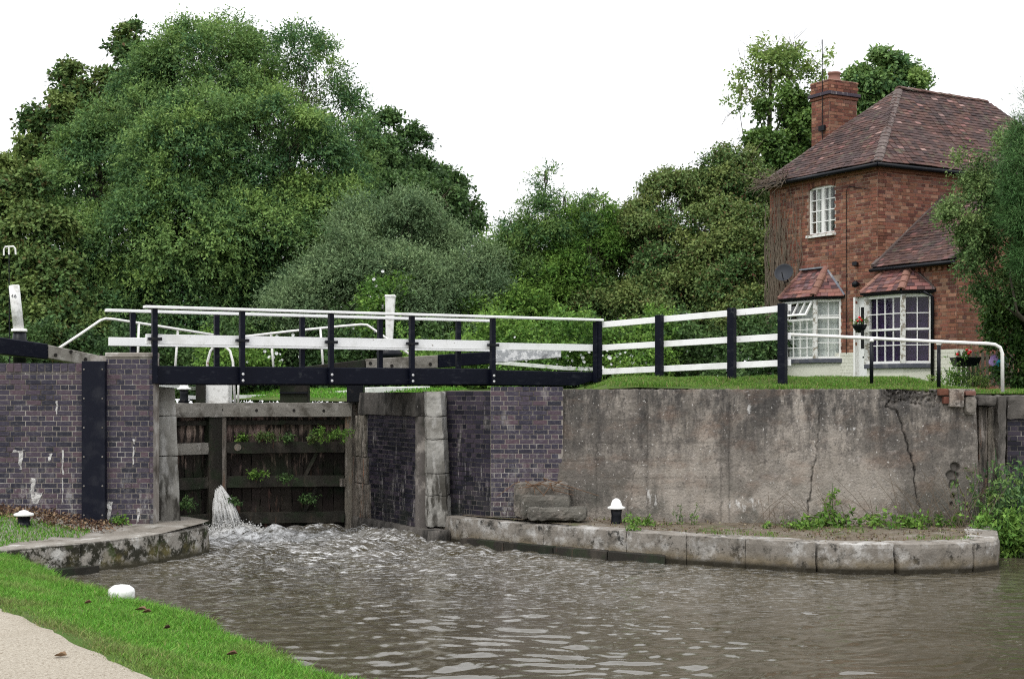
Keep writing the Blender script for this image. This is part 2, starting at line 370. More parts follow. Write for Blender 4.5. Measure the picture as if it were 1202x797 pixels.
m_dstone = M('dark_stained_stone', (.085, .078, .07), .9, layers=[dict(c=(.16, .145, .13), s=2.5, lo=.5, hi=.68, d=8), dict(c=(.035, .033, .03), s=3.2, lo=.5, hi=.62, d=9, st=(1.5, 1.5, .5)), dict(c=(.4, .38, .36), s=30, lo=.7, hi=.74, d=2)], bump=(45, .01, .8))
m_gate = M('old_wet_gate_timber', (.022, .02, .016), .75, var=.25, layers=[dict(c=(.055, .048, .038), s=3, lo=.5, hi=.7, d=8, st=(1, 1, .4)), dict(c=(.018, .026, .013), s=2.2, lo=.5, hi=.6, a=.8), dict(c=(.14, .07, .045), s=4, lo=.63, hi=.72, a=.6, st=(3, 3, .5))], bump=(30, .01, .8, (4, 4, .5)), spec=.2)
m_plank = M('rotten_gate_plank', (.026, .021, .018), .85, var=.35, layers=[dict(c=(.24, .18, .15), s=3.5, lo=.46, hi=.58, d=8, st=(3, 3, .7), z=(1.45, 1.7)), dict(c=(.2, .145, .12), s=5, lo=.56, hi=.63, a=.8, d=8, st=(3, 3, .5), z=(.95, 1.15)), dict(c=(.13, .07, .055), s=2.1, lo=.6, hi=.68, a=.8, st=(3, 3, .6)), dict(c=(.013, .02, .01), s=2.2, lo=.48, hi=.6, a=.85, z=(1.5, .9))], bump=(30, .012, .8, (5, 5, .4)))
m_grey = M('grey_weathered_oak', (.23, .215, .19), .85, var=.1, layers=[dict(c=(.1, .09, .075), s=4, lo=.5, hi=.66, d=8), dict(c=(.36, .34, .31), s=7, lo=.56, hi=.7, d=8), dict(c=(.04, .036, .03), s=16, lo=.66, hi=.7)], bump=(30, .008, .8, (1, 1, 6)))
m_grey_v = M('grey_worn_fender_timber', (.17, .15, .125), .85, var=.2, layers=[dict(c=(.06, .055, .048), s=3, lo=.48, hi=.62, d=8, st=(4, 4, .5)), dict(c=(.3, .27, .24), s=3, lo=.55, hi=.66, d=8, st=(5, 5, .5)), dict(c=(.3, .14, .07), s=2.5, lo=.6, hi=.7, a=.6, st=(4, 4, .6))], bump=(25, .02, .9, (5, 5, .4)))
m_black = M('black_gloss_paint', (.004, .005, .011), .4, layers=[dict(c=(.03, .032, .04), s=6, lo=.56, hi=.7, a=.5, d=8, st=(1, 1, 2.5)), dict(c=(.4, .4, .4), s=11, lo=.74, hi=.77, a=.7, d=4), dict(c=(.12, .13, .13), s=1.6, lo=.64, hi=.7, a=.5, d=8)], bump=(14, .004, .5), spec=.1)
m_board = M('dull_black_board', (.005, .006, .013), .6, layers=[dict(c=(.018, .019, .026), s=4, lo=.5, hi=.7), dict(c=(.3, .3, .3), s=13, lo=.74, hi=.76, a=.6)], bump=(14, .003, .4))
m_white = M('white_gloss_paint', (.82, .82, .82), .4, layers=[dict(c=(.6, .6, .57), s=3, lo=.52, hi=.68, a=.6, d=8), dict(c=(.28, .3, .2), s=6, lo=.62, hi=.68, a=.45, d=9, r=.75), dict(c=(.2, .17, .14), s=14, lo=.68, hi=.72, a=.8, d=6)], bump=(12, .002, .4))
m_white_old = M('flaking_white_paint', (.74, .74, .72), .6, layers=[dict(c=(.4, .39, .36), s=8, lo=.52, hi=.64, a=.7, d=8), dict(c=(.16, .15, .12), s=12, lo=.64, hi=.7, a=.7, d=8)], bump=(25, .005, .6))
m_mottle = M('peeling_white_balance_beam', (.36, .37, .38), .8, layers=[dict(c=(.7, .7, .7), s=9, lo=.5, hi=.54, d=9, r=.75), dict(c=(.13, .13, .14), s=7, lo=.6, hi=.66, d=9, a=.8)], bump=(25, .006, .7))
m_pipe = M('white_painted_pipe', (.78, .77, .74), .4, layers=[dict(c=(.26, .13, .08), s=2.2, lo=.66, hi=.7, d=6), dict(c=(.5, .47, .42), s=9, lo=.6, hi=.7, a=.6)])
m_iron = M('black_cast_iron', (.005, .006, .009), .42, layers=[dict(c=(.06, .05, .045), s=9, lo=.6, hi=.75, a=.6)], spec=.2)
m_joinery = M('white_window_joinery', (.78, .78, .76), .45, layers=[dict(c=(.5, .47, .42), s=9, lo=.6, hi=.72, a=.7, d=8)], bump=(18, .002, .4))
m_flake = M('flaking_sill_paint', (.7, .7, .68), .6, layers=[dict(c=(.3, .27, .22), s=14, lo=.5, hi=.58, d=8)], bump=(18, .004, .6))
m_sill = M('dark_grey_sill', (.075, .08, .1), .5, layers=[dict(c=(.14, .14, .15), s=6, lo=.5, hi=.7)])
m_number = M('grey_number_paint', (.14, .14, .15), .6)
m_hole = M('bolt_hole', (.02, .018, .016), .8)
m_bolt = M('galvanised_bolt', (.55, .55, .55), .4)
m_curt_l = M('pale_net_curtain', (.5, .54, .5), .9, bump=(9, .02, .3, (2, 2, .1)), layers=[dict(c=(.34, .38, .36), s=5, lo=.45, hi=.6, st=(4, 4, .1))])
m_curt_d = M('dark_purple_curtain', (.028, .016, .05), .9, layers=[])
m_dark = M('dark_interior', (.012, .013, .014), .9)
m_door = M('white_door_paint', (.72, .73, .72), .45)
m_plastic = M('grey_satellite_dish', (.03, .033, .04), .5)
m_bark = M('tree_bark', (.075, .065, .05), .95, layers=[dict(c=(.13, .12, .09), s=5, lo=.5, hi=.7)], bump=(20, .02, .8, (3, 3, .6)))
m_twig = M('bare_twig', (.13, .105, .08), .95)
m_soil = M('soil_and_dead_moss', (.14, .115, .085), .98, layers=[dict(c=(.2, .18, .15), s=3, lo=.5, hi=.68, d=8), dict(c=(.07, .055, .04), s=5, lo=.5, hi=.65, d=8, r=.7), dict(c=(.06, .09, .025), s=2, lo=.56, hi=.68, a=.8, d=8)], bump=(25, .03, 1))
m_flag = M('worn_landing_concrete', (.2, .18, .155), .95, layers=[dict(c=(.3, .285, .26), s=2.5, lo=.5, hi=.68, d=8), dict(c=(.11, .1, .08), s=5, lo=.52, hi=.65, d=8, r=.7)], bump=(25, .015, 1))
m_land = M('rough_turf', (.055, .095, .02), .98, layers=[dict(c=(.1, .14, .035), s=2.5, lo=.45, hi=.65, d=8), dict(c=(.14, .11, .07), s=1.8, lo=.58, hi=.7, d=8, a=.7)], bump=(20, .05, 1))
m_bank = M('grass_bank_soil', (.06, .11, .02), .98, layers=[dict(c=(.09, .075, .045), s=2.2, lo=.5, hi=.7, d=8, a=.6)], bump=(25, .03, 1))
m_path = M('pale_gravel', (.38, .34, .275), .95, layers=[dict(c=(.24, .2, .15), s=45, lo=.5, hi=.66, d=3), dict(c=(.5, .455, .38), s=60, lo=.55, hi=.68, d=3), dict(c=(.3, .26, .2), s=1.3, lo=.5, hi=.7, a=.6)], bump=(70, .02, 1))
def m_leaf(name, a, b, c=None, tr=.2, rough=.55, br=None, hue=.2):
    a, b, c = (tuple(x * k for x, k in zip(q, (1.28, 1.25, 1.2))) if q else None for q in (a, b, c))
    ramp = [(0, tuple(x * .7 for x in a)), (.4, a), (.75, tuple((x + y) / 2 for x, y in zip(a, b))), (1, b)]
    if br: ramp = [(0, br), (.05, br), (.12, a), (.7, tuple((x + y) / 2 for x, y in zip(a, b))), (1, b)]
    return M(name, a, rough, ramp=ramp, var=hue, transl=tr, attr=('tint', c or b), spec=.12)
# ---------------------------------------------------------------- plan of the lock
def on(px, O, d):      # point on a plan line that shows at picture column px
    k = (px - CX) / F; t = (k * O.y - O.x) / (d.x - k * d.y); return O + d * t
RH = XY(413, 24.85)                    # right hinge of the lower gate
LC = Vector((-5.25, 20.75))            # left chamber corner
LH = LC + D1 * 2.5                     # left hinge
R1 = RH - D1 * 2.55                    # end of the right chamber wall
W2 = XY(524, 22.75); W3 = XY(576, 21.98); W4 = XY(652, 21.98)
CB = [XY(652, 21.9), XY(750, 21.5), XY(850, 21.2), XY(960, 21.02), XY(1060, 20.98), XY(1150, 21.1)]   # foot of the concrete wall
CT = [Vector((p.x + (.09 if i == 0 else 0), p.y + .2)) for i, p in enumerate(CB)]
RE = CT[-1]
far_r = RH + D1 * 22; far_l = LH + D1 * 22
shore = [Vector((-500, 20.78)), Vector((-60, 20.78)), Vector((-12, 20.78)), LC, far_l, far_r, R1 + (R1 - RH) * .0, W2 + Vector((.05, .1)), W3 + Vector((0, .12)), W4 + Vector((0, .12))] + [p + Vector((0, .05)) for p in CT] + [Vector((RE.x + .05, 21.75)), Vector((60, 21.75)), Vector((500, 21.75))]
def hland(x, y):
    z = 2.2
    u = (x - LC.x) * B2.x + (y - LC.y) * B2.y            # across the lock from its left wall
    if u > 4.3:
        r = smooth(u, 4.5, 6.5)
        ys = 21.2 if x > 1 else 22.2
        rise = .17 * smooth(x, 1.2, 1.8) * smooth(y - ys, .1, 1.6) * (1 - .7 * smooth(x, 6.2, 8)) * (1 - .4 * smooth(y, 25, 29))
        z = 2.2 * (1 - r) + r * (2.41 + rise - .10 * smooth(x, 6.3, 7.2))
    else:
        z = 2.2 + .05 * smooth(-u, 0, 3)
    if y > 60: z += (y - 60) * .01
    return z + .02 * nz((x, y, 0), 1.5) + .01 * nz((x, y, 0), 6)
pts = [tuple(p) for p in shore] + [(500, 900), (-500, 900)]
npol = len(pts); edges = [(i, (i + 1) % npol) for i in range(npol)]
poly = list(pts)
rg = random.Random(3)
grid = []
for x in np.arange(-14, 14, .45):
    for y in np.arange(20.9, 36, .45):
        q = (x + rg.uniform(-.1, .1), y + rg.uniform(-.1, .1))
        if inside(poly, *q): grid.append(q)
for x in np.arange(-1, 9.5, .18):
    for y in np.arange(21.2, 24.4, .18):
        q = (x + rg.uniform(-.05, .05), y + rg.uniform(-.05, .05))
        if inside(poly, *q): grid.append(q)
for x in np.arange(-80, 81, 8):
    for y in np.arange(40, 120, 8): 
        if inside(poly, x, y): grid.append((x, y))
land = cdt(pts + grid, edges, lambda x, y: inside(poly, x, y), hland, 'lockside_ground', m_land); tag(land, kind='structure')

# lower chamber water and canal water ------------------------------------------------
def water_height(X, Y):
    rs = np.random.RandomState(5); H = np.zeros_like(X)
    gx, gy = -3.6, 23.8
    dg = np.hypot((X - gx) * .75, Y - gy)
    flow = np.exp(-np.hypot((X - .2) / 4.5, (Y - 17.5) / 4.5) ** 2)       # the race spreading down the pool
    turb = np.exp(-(dg / 3.6) ** 2)
    calm = .9 + .4 * flow
    wx = X + .25 * np.sin(Y * 1.3 + .7) + .18 * np.sin(X * 2.1 + Y * .7); wy = Y + .22 * np.sin(X * 1.1) + .15 * np.sin(X * 2.7 + Y * 1.9)
    for i in range(70):
        lam = .115 * (3.9 ** rs.rand()); k = 2 * math.pi / lam
        th = rs.randn() * .75 + math.pi / 2 + .35; ph = rs.rand() * 7
        amp = .00118 * (lam / .3) ** .95
        env = calm * (1.0 if lam < .8 else .8)
        m = .55 + .45 * np.sin(X * rs.uniform(.3, 1.4) + Y * rs.uniform(.3, 1.4) + rs.rand() * 7)
        H += amp * env * m * np.sin(k * (wx * math.cos(th) + wy * math.sin(th)) + ph)
    for i in range(46):
        lam = .14 * (7.0 ** rs.rand()); k = 2 * math.pi / lam; th = rs.rand() * math.pi; ph = rs.rand() * 7
        amp = .0062 * (lam / .5) ** .9
        H += amp * (turb * 1.25 + .13 * flow) * np.sin(k * (wx * math.cos(th) + wy * math.sin(th)) + ph + 1.2 * np.sin(wx * 3 + i))
    # the standing wave thrown against the right wall
    H += .14 * np.exp(-((X + 1.9) / .9) ** 2 - ((Y - 22.9) / 1.0) ** 2) + .10 * np.exp(-((X + 4.4) / .5) ** 2 - ((Y - 23.4) / .5) ** 2)
    foam = turb * .9 + .4 * flow * (1 - np.exp(-((Y - 13) / 3) ** 2) * .6)
    foam += .9 * np.exp(-((X + 4.3) / .8) ** 2 - ((Y - 23.2) / .9) ** 2)
    foam += .3 * np.exp(-((X + 3.0) / 2.2) ** 2 - ((Y - 19.8) / 1.5) ** 2)
    foam = np.clip(foam, 0, 1)
    churn = np.clip(1.1 * np.exp(-((X + 4.45) / .75) ** 2 - ((Y - 23.35) / .8) ** 2) + .5 * np.exp(-((X + 3.9) / 1.1) ** 2 - ((Y - 22.6) / .7) ** 2), 0, 1)
    return H, foam, churn
dx = .045
xs = np.arange(-7.5, 9, dx); ys = np.concatenate([np.arange(8.5, 15, .033), np.arange(15, 26.6, .05)])
Xg, Yg = np.meshgrid(xs, ys); H, FO, CHU = water_height(Xg, Yg)
ef = np.clip(np.minimum((Xg + 7.5) / 1.0, (9 - Xg) / 1.0), 0, 1) * np.clip((Yg - 8.5) / 1, 0, 1) * np.clip((26.6 - Yg) / .5, 0, 1)
H *= ef
nx, ny = len(xs), len(ys)
V = np.stack([Xg, Yg, H], -1).reshape(-1, 3)
a = (np.arange(ny - 1)[:, None] * nx + np.arange(nx - 1)[None]).ravel()
Q = np.stack([a, a + 1, a + nx + 1, a + nx], 1)
x0, x1, y0, y1 = xs[0], xs[-1], ys[0], ys[-1]; k = len(V)
V = np.vstack([V, [(-60, -80, 0), (x0, -80, 0), (x1, -80, 0), (90, -80, 0), (-60, y0, 0), (90, y0, 0), (-60, y1, 0), (90, y1, 0), (-60, 60, 0), (x0, 60, 0), (x1, 60, 0), (90, 60, 0)]])
c00, c10, c01, c11 = 0, nx - 1, nx * (ny - 1), nx * ny - 1
Q = np.vstack([Q, [(k, k + 1, c00, k + 4), (k + 1, k + 2, c10, c00), (k + 2, k + 3, k + 5, c10), (k + 4, c00, c01, k + 6), (c10, k + 5, k + 7, c11), (k + 6, c01, k + 9, k + 8), (c01, c11, k + 10, k + 9), (c11, k + 7, k + 11, k + 10)]])
fo = np.concatenate([FO.ravel(), np.zeros(12)])
m_water = M('murky_canal_water', (.052, .044, .027), .04, spec=.5,
            layers=[dict(c=(.075, .065, .045), s=.7, lo=.4, hi=.6, a=.6), dict(c=(.2, .19, .175), s=1.5, lo=.4, hi=.7, at='foam', a=.8, d=8, st=(1, .8, 1)), dict(c=(.68, .68, .68), s=5.5, lo=.53, hi=.6, at='foam', d=9, r=.72, st=(1, 2.6, 1)), dict(c=(.75, .75, .75), s=13, lo=.56, hi=.63, at='foam', d=9, r=.7, st=(1, 2.2, 1)), dict(c=(.85, .85, .84), s=7, lo=.4, hi=.56, at='churn', d=9, r=.75)], bump=(11, .004, .16, (1, 1.6, 1)))
m_water.node_tree.nodes['Principled BSDF'].inputs['IOR'].default_value = 1.33
wat = npmesh('canal_water', V, Q, m_water, attrs={'foam': fo, 'churn': np.concatenate([CHU.ravel(), np.zeros(12)])}, sm=True); tag(wat, kind='structure')
def V3(p, z=0): return Vector((p[0], p[1], z))
X2 = Vector((1, 0)); N2 = Vector((0, -1))
m_lime = M('lime_streak', (.5, .49, .47), .9, layers=[dict(c=(.2, .18, .18), s=14, lo=.48, hi=.62, d=8, r=.75)], bump=(40, .006, 1))
# ---------------------------------------------------------------- left brick wing wall
lw = empty('brick_wing_wall', (-6.5, 20.4, .4), 'dark blue-brick wing wall left of the lock gates, with a tall black board fixed to it', 'wall')
O = Vector((-14, 20.4)); pxu = lambda px, D=20.4: (px - CX) / F * D + 14
ub, uc, ue = pxu(98), pxu(126), pxu(180)
wb(O, X2, N2, 0, ub + .1, -.36, 0, -.4, 2.775, wb(O, X2, N2, ub + .1, ue - .006, -.36, 0, -.4, 2.90)).build('wall_core', m_mortar, lw)
seen = lambda it: it[0] > pxu(0) - .1
bricks(lw, O, X2, N2, pxu(-60), ub, .38, 2.655, m_blue, 300, seed=3, pick=lambda it: (seen(it)) * 10 + round(it[2], 1))
bricks(lw, O, X2, N2, uc - .02, ue, .38, 2.87, m_blue, 0, seed=4, start=1, proud=.006)
wb(O, X2, N2, uc - .03, ue + .004, -.35, .022, 2.875, 2.945).build('capping', m_mortar, lw, .01)
for i in range(26):     # soldier course on the top, and the capping bricks of the raised end
    u = ub - .055 - i * .112
    wb(O, X2, N2, u - .05, u + .05, -.2, .012 + random.Random(i).uniform(-.003, .003), 2.665, 2.79).build('brick', m_blue, lw, .004)
for k_, (px, pa, pb_, wd) in enumerate(((25, 529, 551, 2.6), (23, 528.5, 531, 8), (59, 532, 541, 2.4), (39, 561, 588, 3), (44, 577, 591, 7), (67, 470, 486, 1.2), (74, 528, 590, 1.0), (157, 515, 545, 1.2), (163, 597, 612, 2), (129, 588, 612, 3))):
    D_ = 20.4 - .006; a_, b_ = P(px - wd, pb_, D_), P(px + wd, pa, D_); w_ = (b_.x - a_.x) / 2
    block([(a_.x, D_ - .006, a_.z), (b_.x - w_, D_ - .006, a_.z), (b_.x - w_, D_ + .01, a_.z), (a_.x, D_ + .01, a_.z)], [(a_.x, D_ - .006, b_.z), (b_.x, D_ - .006, b_.z), (b_.x, D_ + .01, b_.z), (a_.x, D_ + .01, b_.z)], (5, 1, 14), .010, .002, 16, k_).build('lime_streak', m_lime, lw)
bm_ = wb(O, X2, N2, ub + .005, uc - .005, .0, .11, .42, 2.82); b_ = bm_.build('cover_board', m_board, lw, .006)
for z in np.arange(.6, 2.8, .42):
    for u in (ub + .04, uc - .04):
        MB().lathe(V3(O + X2 * u + N2 * .108, z), [(.012, 0), (.012, .008), (.004, .011)], 8, Vector((0, -1, 0))).build('bolt', m_grey, b_)
# return face of that wall towards the chamber
bricks(lw, Vector((-5.206, 20.39)), D1, B2, 0, .36, .38, 2.87, m_blue, 0, seed=8)
# ---------------------------------------------------------------- left quoin pillar and chamber wall
cw = empty('chamber_wall', V3(LC, .4), 'shaded left wall of the lock chamber ending in a pale three-stone quoin pillar', 'wall')
q0 = P(178, 455, 20.95); 
zs = [.36, 1.30, 1.88, 2.16, 2.44][:]; zs = [.36, 1.42, 2.02, 2.44]
for i, (za, zb) in enumerate(zip(zs, zs[1:])):
    def qd(z):
        w = .385 - .02 * (z - .4) / 2
        dx_ = (2.44 - z) * .0; xl = q0.x; xr = xl + w - .02 + .07 * (2.44 - z) / 2
        return [(xl, 20.95, z), (xr, 20.95, z), (xr - .3, 21.6, z), (xl - .3, 21.6, z)]
    block(qd(za + .004), qd(zb - .004), (9, 7, 18), .008, .008, 5, i).build('quoin_stone', m_quoin, cw)
MB().frame(V3(LC + D1 * 12 - B2 * .3, 1), D3 * 11.7, B3 * .3, Z3 * 1.18).build('wall_core', m_dstone, cw)
# ---------------------------------------------------------------- left landing
Lf = [(-12, 13.0), (-8.6, 15.6), (-6.9, 17.15), (-6.3, 17.7), (-5.55, 18.55), (-5.02, 19.35), (-4.72, 19.95), (-4.52, 20.5), (-4.5, 20.9), (-5.0, 21.6)]
Lf = [Vector(p) for p in Lf]
def hleft(x, y):
    r = smooth(-x, 5.75, 7.2); q = smooth(y + x * .2, 16.6, 18.2)
    return .385 + .08 * smooth(y, 19.3, 20.4) + .2 * r * q + .012 * nz((x, y, 0), 3) + .008 * nz((x, y, 0), 11)
lpoly = [tuple(p) for p in Lf] + [(-5.4, 21.6), (-5.4, 20.6), (-14, 20.6), (-14, 13)]
gp = [(x + rg.uniform(-.03, .03), y + rg.uniform(-.03, .03)) for x in np.arange(-8.5, -4.4, .13) for y in np.arange(16, 21.6, .13)]
gp = [q for q in gp if inside(lpoly, *q)]
nl = len(lpoly)
ll = cdt(lpoly + gp, [(i, (i + 1) % nl) for i in range(nl)], lambda x, y: inside(lpoly, x, y), hleft, 'landing_ground_left', m_flag); tag(ll, kind='structure')
lc_ = empty('coping_edge', (-5.2, 19, 0), 'moss-blackened stone coping edging the left landing below the brick wing wall', 'stone coping')
def offs(pts, d):      # inward offset of a polyline (left of travel)
    out = []
    for i, p in enumerate(pts):
        t = (pts[min(i + 1, len(pts) - 1)] - pts[max(i - 1, 0)]).normalized(); out.append(p + Vector((-t.y, t.x)) * d)
    return out
Lin = offs(Lf, .42)
def stones(parent, front, inn, ranges, z0, z1, mat, seg, amp, rnd0, seed, drop=0, sharp=()):
    for i, (a, b) in enumerate(ranges):
        rnd = rnd0 * (.3 if i in sharp else 1)
        m = max(1, round((b - a) * 1.0)); 
        mb = MB()
        fa, fb, ia, ib = interp(front, a), interp(front, b), interp(inn, a), interp(inn, b)
        # follow the curve: bend by inserting the middle
        ids = {}
        nu, nv, nw = seg
        def mapq(p01):
            return p01
        def cp(u, v, z):
            s = a + (b - a) * u; f = interp(front, s); n_ = interp(inn, s); p = f.lerp(n_, v); return Vector((p.x, p.y, z))
        tmp = block([(0, 0, 0), (1, 0, 0), (1, 1, 0), (0, 1, 0)], [(0, 0, 1), (1, 0, 1), (1, 1, 1), (0, 1, 1)], seg, 0, 0)
        L_ = (fb - fa).length
        vs = []
        for v in tmp.v:
            u, vv, w = v; ex = (u in (0, 1)) + (vv in (0, 1)) + (w in (0, 1))
            e = rnd * (1 + .7 * nz((u * L_ + i * 5, vv, w), 4, seed + i))
            if ex >= 2:
                if u in (0, 1): u += (e / L_) * (1 if u == 0 else -1) * .7
                if vv in (0, 1): vv += e / .42 * (1 if vv == 0 else -1)
                if w in (0, 1): w += e / (z1 - z0) * (1 if w == 0 else -1)
            q = cp(min(max(u, 0), 1), 0, 0).lerp(cp(min(max(u, 0), 1), 1, 0), vv); q.z = z0 + (z1 - z0) * w - drop * ((i * 37) % 5) / 5
            sc = Vector((nz(q, 5, seed), nz(q, 5, seed + 9), nz(q, 5, seed + 21) * .6)) * amp * 1.5 + Vector((nz(q, 16, seed), nz(q, 16, seed + 9), nz(q, 16, seed + 21) * .6)) * amp * .7
            vs.append(q + sc)
        mb.v = vs; mb.f = tmp.f; mb.build('coping_stone', mat, parent)
stones(lc_, Lf, Lin, [(.0, .30), (.301, .52), (.521, .70), (.7013, .812), (.8135, .9), (.9013, 1)], -.35, .41, m_moss, (34, 5, 14), .011, .014, 2)
ts = empty('fender_timber', (-5.9, 18, .05), 'low dark timber rubbing strip under the mossy left coping at the waterline', 'timber strip')
stones(ts, offs(Lf, -.13), offs(Lf, .1), [(.30, .46), (.461, .61), (.611, .705)], -.2, .10, m_gate, (14, 2, 3), .006, .006, 12)
# ---------------------------------------------------------------- right landing
Rf = [V3(XY(502, 23.1)), XY(517, 22.55), XY(540, 22.0), XY(590, 21.35), XY(640, 20.8), XY(700, 20.25), XY(750, 19.8), XY(806, 19.4), XY(875, 18.95), XY(960, 18.45), XY(1010, 18.36), XY(1055, 18.34), XY(1110, 18.42), XY(1145, 18.52), XY(1171, 18.85), XY(1173, 19.3), XY(1171, 20.0), XY(1164, 21.0)]
Rf = [Vector((p[0], p[1])) for p in Rf]
Rin = offs(Rf, .45)
cum = [0]
for a, b in zip(Rf, Rf[1:]): cum.append(cum[-1] + (b - a).length)
def sat(px):
    best = min(range(2001), key=lambda i: abs((lambda p: CX + p.x / p.y * F)(interp(Rf, i / 2000)) - px) + (1e3 if i / 2000 > cum[14] / cum[-1] else 0)); return best / 2000
Rf_main = Rf
rc_ = empty('coping_edge', (2, 20, 0), 'long curve of pale weathered coping stones in front of the concrete wall', 'stone coping')
js = [505, 519, 638, 735, 806, 875, 959, 1054, 1144]
ss = [sat(x) for x in js]; e14 = cum[14] / cum[-1]
gaps = {0: .0008, 1: .003, 6: .0012, 7: .0022, 8: .0006}
rngs = [(a + gaps.get(i, .00015), b - gaps.get(i + 1, .00015)) for i, (a, b) in enumerate(zip(ss, ss[1:]))] + [(ss[-1] + .001, e14 + .01), (e14 + .013, 1)]
stones(rc_, Rf, Rin, rngs, -.4, .4, m_cope, (34, 5, 12), .011, .013, 7, .0, (1, 2, 3, 4, 5))
tr_ = empty('fender_timber', (1, 21, .05), 'dark timber rubbing strip along the waterline of the right landing', 'timber strip')
sa, sb = sat(548), sat(782)
stones(tr_, offs(Rf, -.14), offs(Rf, .1), [(sa + (sb - sa) * k / 4 + .0004, sa + (sb - sa) * (k + 1) / 4 - .0004) for k in range(4)], -.25, .115, m_gate, (20, 2, 3), .006, .006, 13)
rpoly = [tuple(p) for p in offs(Rf, .25)] + [tuple(p + Vector((.0, .3))) for p in reversed(CB)] + [(W3.x - .2, W3.y + .2)]
gp = [(x + rg.uniform(-.03, .03), y + rg.uniform(-.03, .03)) for x in np.arange(-1.5, 8.2, .14) for y in np.arange(18.2, 23, .14)]
gp = [q for q in gp if inside(rpoly, *q)]; nl = len(rpoly)
def hright(x, y):
    k = CX + x / y * F; back = 21.1 - .0 * x
    return .385 + .02 * nz((x, y, 0), 2.3) + .015 * nz((x, y, 0), 8) + .05 * smooth(y, 20.2, 21.3) * (.5 + .5 * nz((x, y, 3), 1.1))
rl = cdt(rpoly + gp, [(i, (i + 1) % nl) for i in range(nl)], lambda x, y: inside(rpoly, x, y), hright, 'landing_ground_right', m_soil); tag(rl, kind='structure')
# ---------------------------------------------------------------- right chamber wall, quoin, wing
rw = empty('brick_wing_wall', V3(W3, .4), 'dark stained brick chamber wall and wing wall right of the gates, carrying the footbridge end', 'wall')
NB = -B2                                  # normal of the right chamber wall, towards the chamber
tR = -D1                                  # along it towards the camera
O1 = RH + B2 * .04
LR = (R1 - RH).length
wb(O1, tR, NB, .25, LR + .1, -.5, 0, -.4, 1.98).build('wall_core', m_mortar_dk, rw)
uq = .62
bricks(rw, O1, tR, NB, uq, LR - .02, .2, 1.98, m_blue_dk, 0, seed=11)
a1, a2 = O1 + tR * .28, O1 + tR * (LR + .08)
block([V3(a1 + NB * .05, 1.985), V3(a2 + NB * .05, 1.985), V3(a2 - NB * .45, 1.985), V3(a1 - NB * .45, 1.985)], [V3(a1 + NB * .04, 2.36), V3(a2 + NB * .04, 2.36), V3(a2 - NB * .45, 2.36), V3(a1 - NB * .45, 2.36)], (24, 4, 6), .009, .008).build('capping_stone', m_dstone, rw)
wb(O1, tR, NB, -.5, .6, -.6, -.02, -.4, 2.2).build('hollow_quoin', m_dstone, rw)
wb(O1, tR, NB, -.06, .12, -.1, .10, -.4, 2.15).build('hollow_quoin', m_grey_v, rw)
# worn grey stones at the hollow quoin
for i, (za, zb, w) in enumerate([(.15, .78, .62), (.785, 1.24, .55), (1.245, 1.97, .42)]):
    b0, b1 = O1 + tR * .14, O1 + tR * (.14 + w)
    block([V3(b0 + NB * .045, za), V3(b1 + NB * .045, za), V3(b1 - NB * .3, za), V3(b0 - NB * .3, za)], [V3(b0 + NB * .045, zb), V3(b1 + NB * .045, zb), V3(b1 - NB * .3, zb), V3(b0 - NB * .3, zb)], (8, 3, 16), .012, .008, 8, i).build('quoin_stone', m_grey_v, rw)
# pale quoin at the chamber mouth
zj = [.22, .72, 1.07, 1.62, 1.98, 2.38]
for i, (za, zb) in enumerate(zip(zj, zj[1:])):
    def qd(z):
        s_ = (z - .4) / 2; xa = (501.5 - 3 * s_ * .3 - CX) / F * 22.4; xb = (525 - 8 * s_ - CX) / F * 22.4
        return [(xa, 22.4, z), (xb, 22.4, z), (xb + .1, 22.9, z), (xa - .1, 22.9, z)]
    block(qd(za + .004), qd(zb - .004), (8, 6, 12), .009, .007, 6, i + 30).build('quoin_stone', m_quoin, rw)
t23 = (W3 - W2).normalized(); n23 = Vector((t23.y, -t23.x)); L23 = (W3 - W2).length
wb(W2, t23, n23, -.05, L23, -.4, 0, -.3, 2.39).build('wall_core', m_mortar_dk, rw)
bricks(rw, W2, t23, n23, 0, L23, .36, 2.40, m_blue_dk, 0, seed=12)
L34 = (W4 - W3).length + .12
wb(W3, X2, N2, 0, L34, -.4, 0, -.3, 2.445).build('wall_core', m_mortar, rw)
bricks(rw, W3, X2, N2, 0, L34, .36, 2.46, m_blue, 290, seed=13, skip=lambda u, z: u > L34 - .02 - max(0, (1.6 - z)) * .08)
# stones and rubble at the foot between gate and landing
for i, (u0_, u1_) in enumerate([(.1, .9), (.92, 1.7), (1.72, 2.4), (2.42, 3.2)]):
    b0, b1 = O1 + tR * u0_, O1 + tR * u1_
    block([V3(b0 + NB * .12, -.3), V3(b1 + NB * .12, -.3), V3(b1 - NB * .3, -.3), V3(b0 - NB * .3, -.3)], [V3(b0 + NB * .09, .2), V3(b1 + NB * .09, .2), V3(b1 - NB * .3, .2), V3(b0 - NB * .3, .2)], (8, 3, 5), .012, .02, 6, i).build('foot_stone', m_dstone, rw, sm=True)
